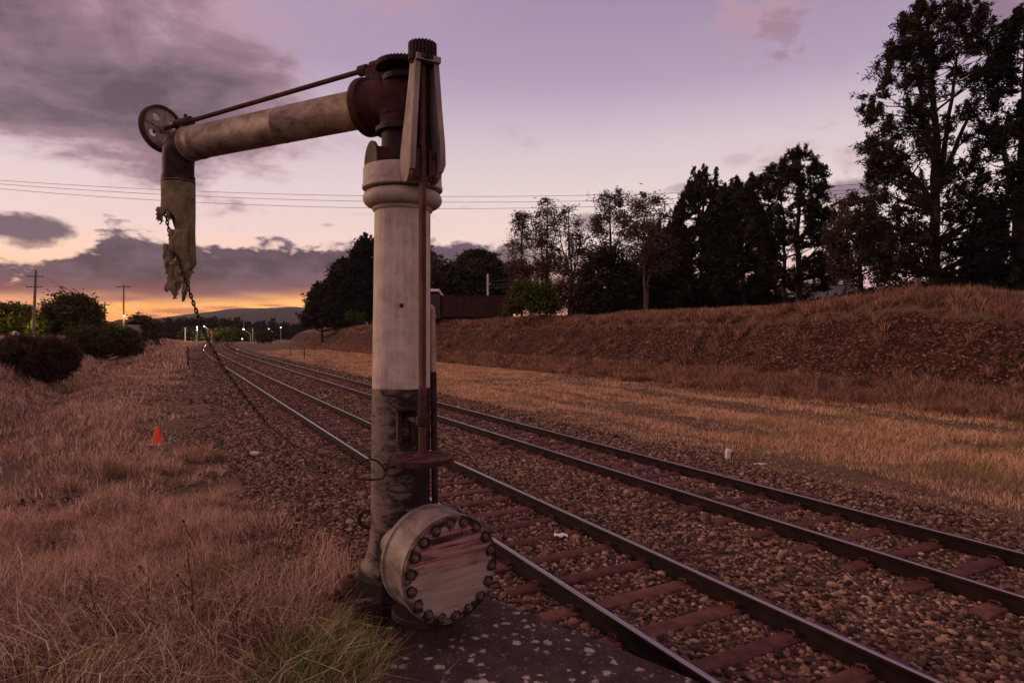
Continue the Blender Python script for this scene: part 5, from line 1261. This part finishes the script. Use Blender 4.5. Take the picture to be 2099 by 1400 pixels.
# round orange sign
Y = 236; c = P(433.5, 682, Y); t = thing('crossing_sign', 'round orange sign on a short post by the crossing', 'sign', (c.x, Y, gz_(c.x, Y)))
mb = MB(); mb.lathe([(.55, 0), (.55, .04), (.35, .045)], c, (0, -1, 0), 20); mb.lathe([(.22, .05), (.2, .06)], c, (0, -1, 0), 14); mb.build('sign_disc', M['conered'], t)
mb = MB(); mb.tube([c + Vector((0, .05, 0)), Vector((c.x, Y + .05, t.location.z - .2))], .05, 8); mb.build('sign_post', M['steelpost'], t)
# overhead wires
def wire(label, pts, Y0, Y1, r, group):
    n = 40; xs = [p[0] for p in pts]; ys = [p[1] for p in pts]
    pf = np.polyfit(xs, ys, 2); w = []
    for i in range(n + 1):
        f = i / n; x = xs[0] + (xs[-1] - xs[0]) * f; w.append(P(x, float(np.polyval(pf, x)), Y0 + (Y1 - Y0) * f))
    mb = MB(); mb.tube(w, r, 5); tag(mb.build('power_line', M['wire'], loc=w[0]), label, 'power line', group)
GW = 'power lines crossing the sky'
wire('top wire of the three crossing the sky behind the column', [(-60, 366), (0, 370), (300, 387), (760, 402), (1049, 403), (1400, 396), (1790, 376)], 60, 62, .020, GW)
wire('middle wire of the three crossing the sky behind the column', [(-60, 373), (0, 377.5), (300, 397), (760, 413), (1049, 414), (1400, 408), (1790, 386)], 60.6, 62.6, .020, GW)
wire('lowest wire of the three crossing the sky behind the column', [(-60, 382.5), (0, 387), (300, 409), (760, 427), (1049, 427), (1400, 418), (1790, 392)], 61.2, 63.2, .020, GW)
GL = 'thin wires from the tall left pole'
wire('thin wire sloping from the left edge to the upper crossarm', [(-30, 520), (0, 530), (40, 548), (58, 563)], 50, 73, .014, GL)
wire('thin wire sloping from the left edge to the lower crossarm', [(-30, 536), (0, 545), (30, 555), (56, 567)], 50, 73, .014, GL)
wire('thin wire from the tall pole down towards the single arm pole', [(91, 567), (130, 588), (170, 612), (206, 624)], 73, 130, .018, GL)
wire('thin wire from the leaning pole past the single arm pole', [(225, 624), (245, 633), (265, 640), (284, 644)], 130, 150, .022, GL)
GT2 = 'faint wires behind the wagon'
for k, (y0, y1, lb) in enumerate(((580, 571, 'faint highest wire among the trees behind the wagon'), (584, 582, 'faint middle wire among the trees behind the wagon'), (590, 588, 'faint lowest wire among the trees behind the wagon'))):
    wire(lb, [(1000, y0), (1020, (y0 + y1) / 2 + .4), (1048, y1)], 88, 84, .022, GT2)

# ================================================================== TRAIN, BUILDINGS, SMALL THINGS
def train():
    Y = 84; g0 = gz_(P(900, 640, Y).x, Y); zt = lambda py: CAMH - (py - HY) / F * Y
    x = lambda px: (px - CX) / F * Y
    # locomotive cab
    t = thing('locomotive', 'old rusty locomotive cab with a pale curved roof, half hidden by the column', 'locomotive', (x(850), Y, g0))
    b = g0 + .75; h = zt(596); L0, L1 = x(800), x(905); w = 1.3
    mb = MB(); mb.box(((L0 + L1) / 2, Y, (b + h - .55) / 2), ((L1 - L0) / 2, w, (h - .55 - b) / 2)); mb.build('body', M['cabpaint'], t, bevel=.03)
    mb = MB(); rings = []
    for xx in (L0 - .1, L1 - .25):
        rings.append([Vector((xx, Y + w * 1.08 * math.cos(a), h - .18 + .38 * math.sin(a))) for a in [PI * k / 12 for k in range(13)]])
    mb.loft(rings); mb.build('roof', M['roofmetal'], t)
    mb = MB(); rings = []
    for k in range(6):
        f = k / 5; xx = L1 - .25 + .5 * math.sin(f * 1.4); rings.append([Vector((xx, Y - w, h - .18 - .75 * f)), Vector((xx + .06, Y - w, h - .18 - .75 * f + .05)), Vector((xx + .06, Y + w, h - .18 - .75 * f + .05)), Vector((xx, Y + w, h - .18 - .75 * f))])
    mb.loft(rings); mb.build('roof_end', M['roofmetal'], t)
    for px in (868, 882, 895):
        mb = MB(); mb.box((x(px), Y - w - .004, h - .95), (.30, .02, .28)); f = mb.build('window', M['black'], t)
        mb = MB(); mb.box((x(px), Y - w - .03, h - .95), (.25, .006, .23)); mb.build('pane', M['glass'], f)
    mb = MB(); mb.box(((L0 + L1) / 2, Y, b - .12), ((L1 - L0) / 2 - .05, 1.1, .14)); mb.build('underframe', M['black'], t)
    for px in (820, 845, 875, 892):
        mb = MB()
        for sd in (-1, 1): mb.lathe([(.42, -.06), (.46, -.05), (.42, .0), (.42, .06), (.1, .07)], (x(px), Y + sd * .72, g0 + .42), (0, -1, 0), 20)
        mb.build('wheelset', M['black'], t)
    # wagon
    t = thing('rusty_wagon', 'long low rusty red wagon coupled to the locomotive cab', 'wagon', (x(975), Y, g0))
    L0, L1 = x(908), x(1052); h = zt(607); b = g0 + .95
    mb = MB(); mb.box(((L0 + L1) / 2, Y, (b + h) / 2), ((L1 - L0) / 2, 1.3, (h - b) / 2)); mb.build('body', M['wagon'], t, bevel=.02)
    mb = MB()
    for k in range(11):
        xx = L0 + .1 + (L1 - L0 - .2) * k / 10; mb.box((xx, Y - 1.34, (b + h) / 2), (.05, .04, (h - b) / 2))
    mb.box(((L0 + L1) / 2, Y - 1.35, h - .06), ((L1 - L0) / 2, .05, .06)); mb.box(((L0 + L1) / 2, Y - 1.35, b + .06), ((L1 - L0) / 2, .05, .06)); mb.build('side_stakes', M['wagon'], t)
    mb = MB(); mb.box(((L0 + L1) / 2, Y, b - .13), ((L1 - L0) / 2, .9, .12)); mb.build('underframe', M['black'], t)
    for px in (925, 945, 1010, 1032):
        mb = MB()
        for sd in (-1, 1): mb.lathe([(.42, -.06), (.46, -.05), (.42, .0), (.42, .06), (.1, .07)], (x(px), Y + sd * .72, g0 + .42), (0, -1, 0), 20)
        mb.build('wheelset', M['black'], t)
    # its rails
    mb = MB(); mb.box((x(960), Y - .72, g0 + .03), (x(1060) - x(960), .04, .07)); mb.box((x(960), Y + .72, g0 + .03), (x(1060) - x(960), .04, .07))
    tag(mb.build('siding_rails', M['rust'], loc=(x(960), Y, g0)), 'rusty siding rails in the grass under the old train', 'rails')
train()
def shed(name, label, Y, x0, x1, yr, ye, yb, depth, cat='building', roof='roofmetal'):
    a = P(x0, ye, Y); b = P(x1, ye, Y); g0 = gz_((a.x + b.x) / 2, Y); zr = P(0, yr, Y).z; ze = a.z
    t = thing(name, label, cat, ((a.x + b.x) / 2, Y, g0))
    mb = MB(); mb.box(((a.x + b.x) / 2, Y + depth / 2, (g0 + ze) / 2 - .2), ((b.x - a.x) / 2 - .2, depth / 2 - .2, (ze - g0) / 2 + .2)); mb.build('wall', M['housewall'], t)
    mb = MB(); ym = Y + depth / 2
    for y0, y1, z0, z1 in ((Y - .15, ym, ze, zr), (ym, Y + depth + .15, zr, ze)):
        mb.hexa([Vector((a.x, y0, z0)), Vector((b.x, y0, z0)), Vector((b.x, y1, z1)), Vector((a.x, y1, z1))], [Vector((a.x, y0, z0 + .08)), Vector((b.x, y0, z0 + .08)), Vector((b.x, y1, z1 + .08)), Vector((a.x, y1, z1 + .08))])
        n = int((b.x - a.x) / .7)
        for k in range(n + 1):
            xx = a.x + (b.x - a.x) * k / n; mb.tube([Vector((xx, y0, z0 + .09)), Vector((xx, y1, z1 + .09))], .03, 5)
    mb.build('roof', M[roof], t)
    return t
shed('tin_roofed_shed', 'low shed with a pale tin roof half hidden behind the brow', 66, 1645, 1772, 560, 582, 606, 7)
t = shed('small_house', 'small pale gabled house beyond the leaning pole', 112, 216, 250, 655, 665, 690, 8, 'house', 'timber')
mb = MB(); o_ = t.location; mb.box((o_.x - .3, 112 + .18, o_.z + 1.1), (.5, .03, .55)); wf = mb.build('window', M['black'], t)
mb = MB(); mb.box((o_.x - .3, 112 + .13, o_.z + 1.1), (.42, .02, .46)); mb.build('pane', M['glass'], wf)
# traffic cone
c = P(322, 909, 1300 * (CAMH + .05) / (909 - HY)); g0 = gz_(c.x, c.y); t = thing('traffic_cone', 'faded orange traffic cone standing in the dry grass', 'traffic cone', (c.x, c.y, g0))
mb = MB(); mb.lathe([(.13, .03), (.125, .05), (.10, .16), (.07, .34), (.045, .46), (.038, .475), (.02, .478)], (c.x, c.y, g0), UP, 24); mb.build('cone_body', M['conered'], t)
mb = MB(); mb.box((c.x, c.y, g0 + .016), (.17, .17, .016)); mb.build('cone_base', M['stub'], t, bevel=.008)
# stub post, timber end, debris
Yp = 1300 * 2.85 / (940 - HY); c = P(1494, 940, Yp); t = thing('marker_stub', 'short chipped white stub at the edge of the far ballast', 'stub post', (c.x, c.y, gz_(c.x, c.y)))
mb = MB(); mb.loft([[Vector((c.x + sx_ * w_, c.y + sy_ * w_, gz_(c.x, c.y) - .1 + h_)) for sx_, sy_ in ((-1, -1), (1, -1), (1, 1), (-1, 1))] for w_, h_ in ((.075, 0), (.07, .27), (.055, .32), (.02, .335))]); mb.build('stub', M['stub'], t, bevel=.012)
mb = MB(); mb.tube([Vector((c.x + .03, c.y - .06, gz_(c.x, c.y) + .0)), Vector((c.x + .055, c.y - .085, gz_(c.x, c.y) + .17))], .02, 8); mb.build('bolt', M['black'], t)
Yb = next((Y_ for Y_ in np.arange(16, 40, .1) if P(1685, 803, Y_).z <= gz_(P(1685, 803, Y_).x, Y_)), 24.0) - .9; c = P(1685, 786, Yb); zt_ = P(0, 774, Yb).z; g0 = gz_(c.x, c.y)
mb = MB()
for k in range(4): mb.box((c.x - .17 + .115 * k, c.y, (g0 + zt_) / 2), (.054, .05, (zt_ - g0) / 2 + .02 * (k % 2)))
mb.box((c.x, c.y + .14, (g0 + zt_) / 2 - .02), (.20, .09, (zt_ - g0) / 2 - .02)); tag(mb.build('timber_box', M['timber'], loc=(c.x, c.y, g0), bevel=.008), 'weathered plank box set in the toe of the cutting', 'box')
Yw = 1300 * 2.79 / (1098 - HY); c = P(1150, 1098, Yw)
mb = MB(); V = []; Fs = []
for i in range(9):
    for j in range(6): V.append(c + Vector(((i / 8 - .5) * .20 * (1 - .25 * abs(j / 5 - .5)), (j / 5 - .5) * .12, .012 + .016 * math.sin(i * 1.3 + j * 1.9) + .012 * math.sin(j * 2.2))))
for i in range(8):
    for j in range(5): k = i * 6 + j; Fs.append((k, k + 6, k + 7, k + 1))
mb.add(V, Fs); o = mb.build('plastic_scrap', M['white'], loc=c); sm_ = o.modifiers.new('t', 'SOLIDIFY'); sm_.thickness = .004
tag(o, 'crumpled white plastic scrap lying on a sleeper', 'litter')
def lump(name, px, py, size, mat, label, cat, seed, z0=0.0):
    Yq = 1300 * (CAMH - z0) / (py - HY); c = P(px, py, Yq); rn = random.Random(seed); v, f = ico()
    import bmesh as bm_
    bm = bm_.new(); bm_.ops.create_icosphere(bm, subdivisions=2, radius=1)
    for q in bm.verts: q.co = Vector((q.co.x * size[0], q.co.y * size[1], q.co.z * size[2])) * rn.uniform(.85, 1.12)
    me = bpy.data.meshes.new(name); bm.to_mesh(me); bm.free(); me.materials.append(M[mat]); o = bpy.data.objects.new(name, me); o.location = (c.x, c.y, z0 + size[2] * .5); COL.objects.link(o); tag(o, label, cat)
lump('pale_rock', 521, 931, (.12, .08, .05), 'stub', 'pale flat rock at the edge of the ballast left of the column', 'rock', 1, -.04)
lump('small_rock', 1690, 1277, (.035, .03, .02), 'black', 'dark lump lying on a near sleeper', 'rock', 2, 0.0)
lump('white_rock', 30, 694, (.35, .3, .4), 'stub', 'white rock on the crest of the left bank', 'rock', 3, 2.5)
lump('concrete_scrap', 1558, 952, (.16, .08, .025), 'stub', 'flat pale concrete scrap behind the chipped stub', 'debris', 4, -.06)
# dead weed stems in the foreground
def weed(label, px, py, Yw, hgt, seed):
    rn = random.Random(seed); c = P(px, py, Yw); g0 = gz_(c.x, c.y); mb = MB(); b = Vector((c.x, c.y, g0)); pts = [b]
    for k in range(6): pts.append(pts[-1] + Vector((rn.uniform(-.03, .03), rn.uniform(-.02, .02), hgt / 6)))
    mb.tube(pts, [.006 - .0007 * i for i in range(7)], 5)
    for k in range(2, 7):
        for _ in range(2):
            a = rn.uniform(0, 6.3); l = rn.uniform(.06, .16); e = pts[k] + Vector((math.cos(a) * l, math.sin(a) * l * .5, l * 1.1)); mb.tube([pts[k], pts[k].lerp(e, .5) + Vector((0, 0, -.01)), e], [.003, .0026, .0018], 4); mb.lathe([(.004, 0), (.008, .008), (.003, .018)], e, UP, 5)
    tag(mb.build('dead_weed', M['black'] if seed % 2 else M['twig'], loc=b), label, 'dead weed', 'dry weed stems in the foreground')
weed('tall branching dead weed in front of the pale tussocks', 400, 1330, 5.6, .95, 3)
weed('thin dark dead weed near the bottom centre of the long grass', 312, 1345, 5.3, .7, 4)
weed('leaning dead weed left of the green blades', 470, 1360, 5.2, .55, 5)
weed('wispy dead weed behind the long grass, nearest the ballast', 520, 1190, 7.0, .75, 6)
weed('short dead weed at the left of the long grass', 205, 1330, 5.5, .6, 7)

# ================================================================== AIR
def haze():
    m = bpy.data.materials.new('haze'); m.use_nodes = True; nt = m.node_tree; nt.nodes.clear()
    o = nt.nodes.new('ShaderNodeOutputMaterial'); v = nt.nodes.new('ShaderNodeVolumePrincipled')
    v.inputs['Color'].default_value = (.86, .84, .88, 1); v.inputs['Density'].default_value = .00005
    nt.links.new(v.outputs[0], o.inputs['Volume'])
    mb = MB(); mb.box((0, 1700, 140), (6200, 3600, 150)); ob = mb.build('haze', m, smooth=False)
    ob.location = (0, 0, 0); tag(ob, 'thin evening air over the whole valley', 'haze', kind='stuff')
haze()
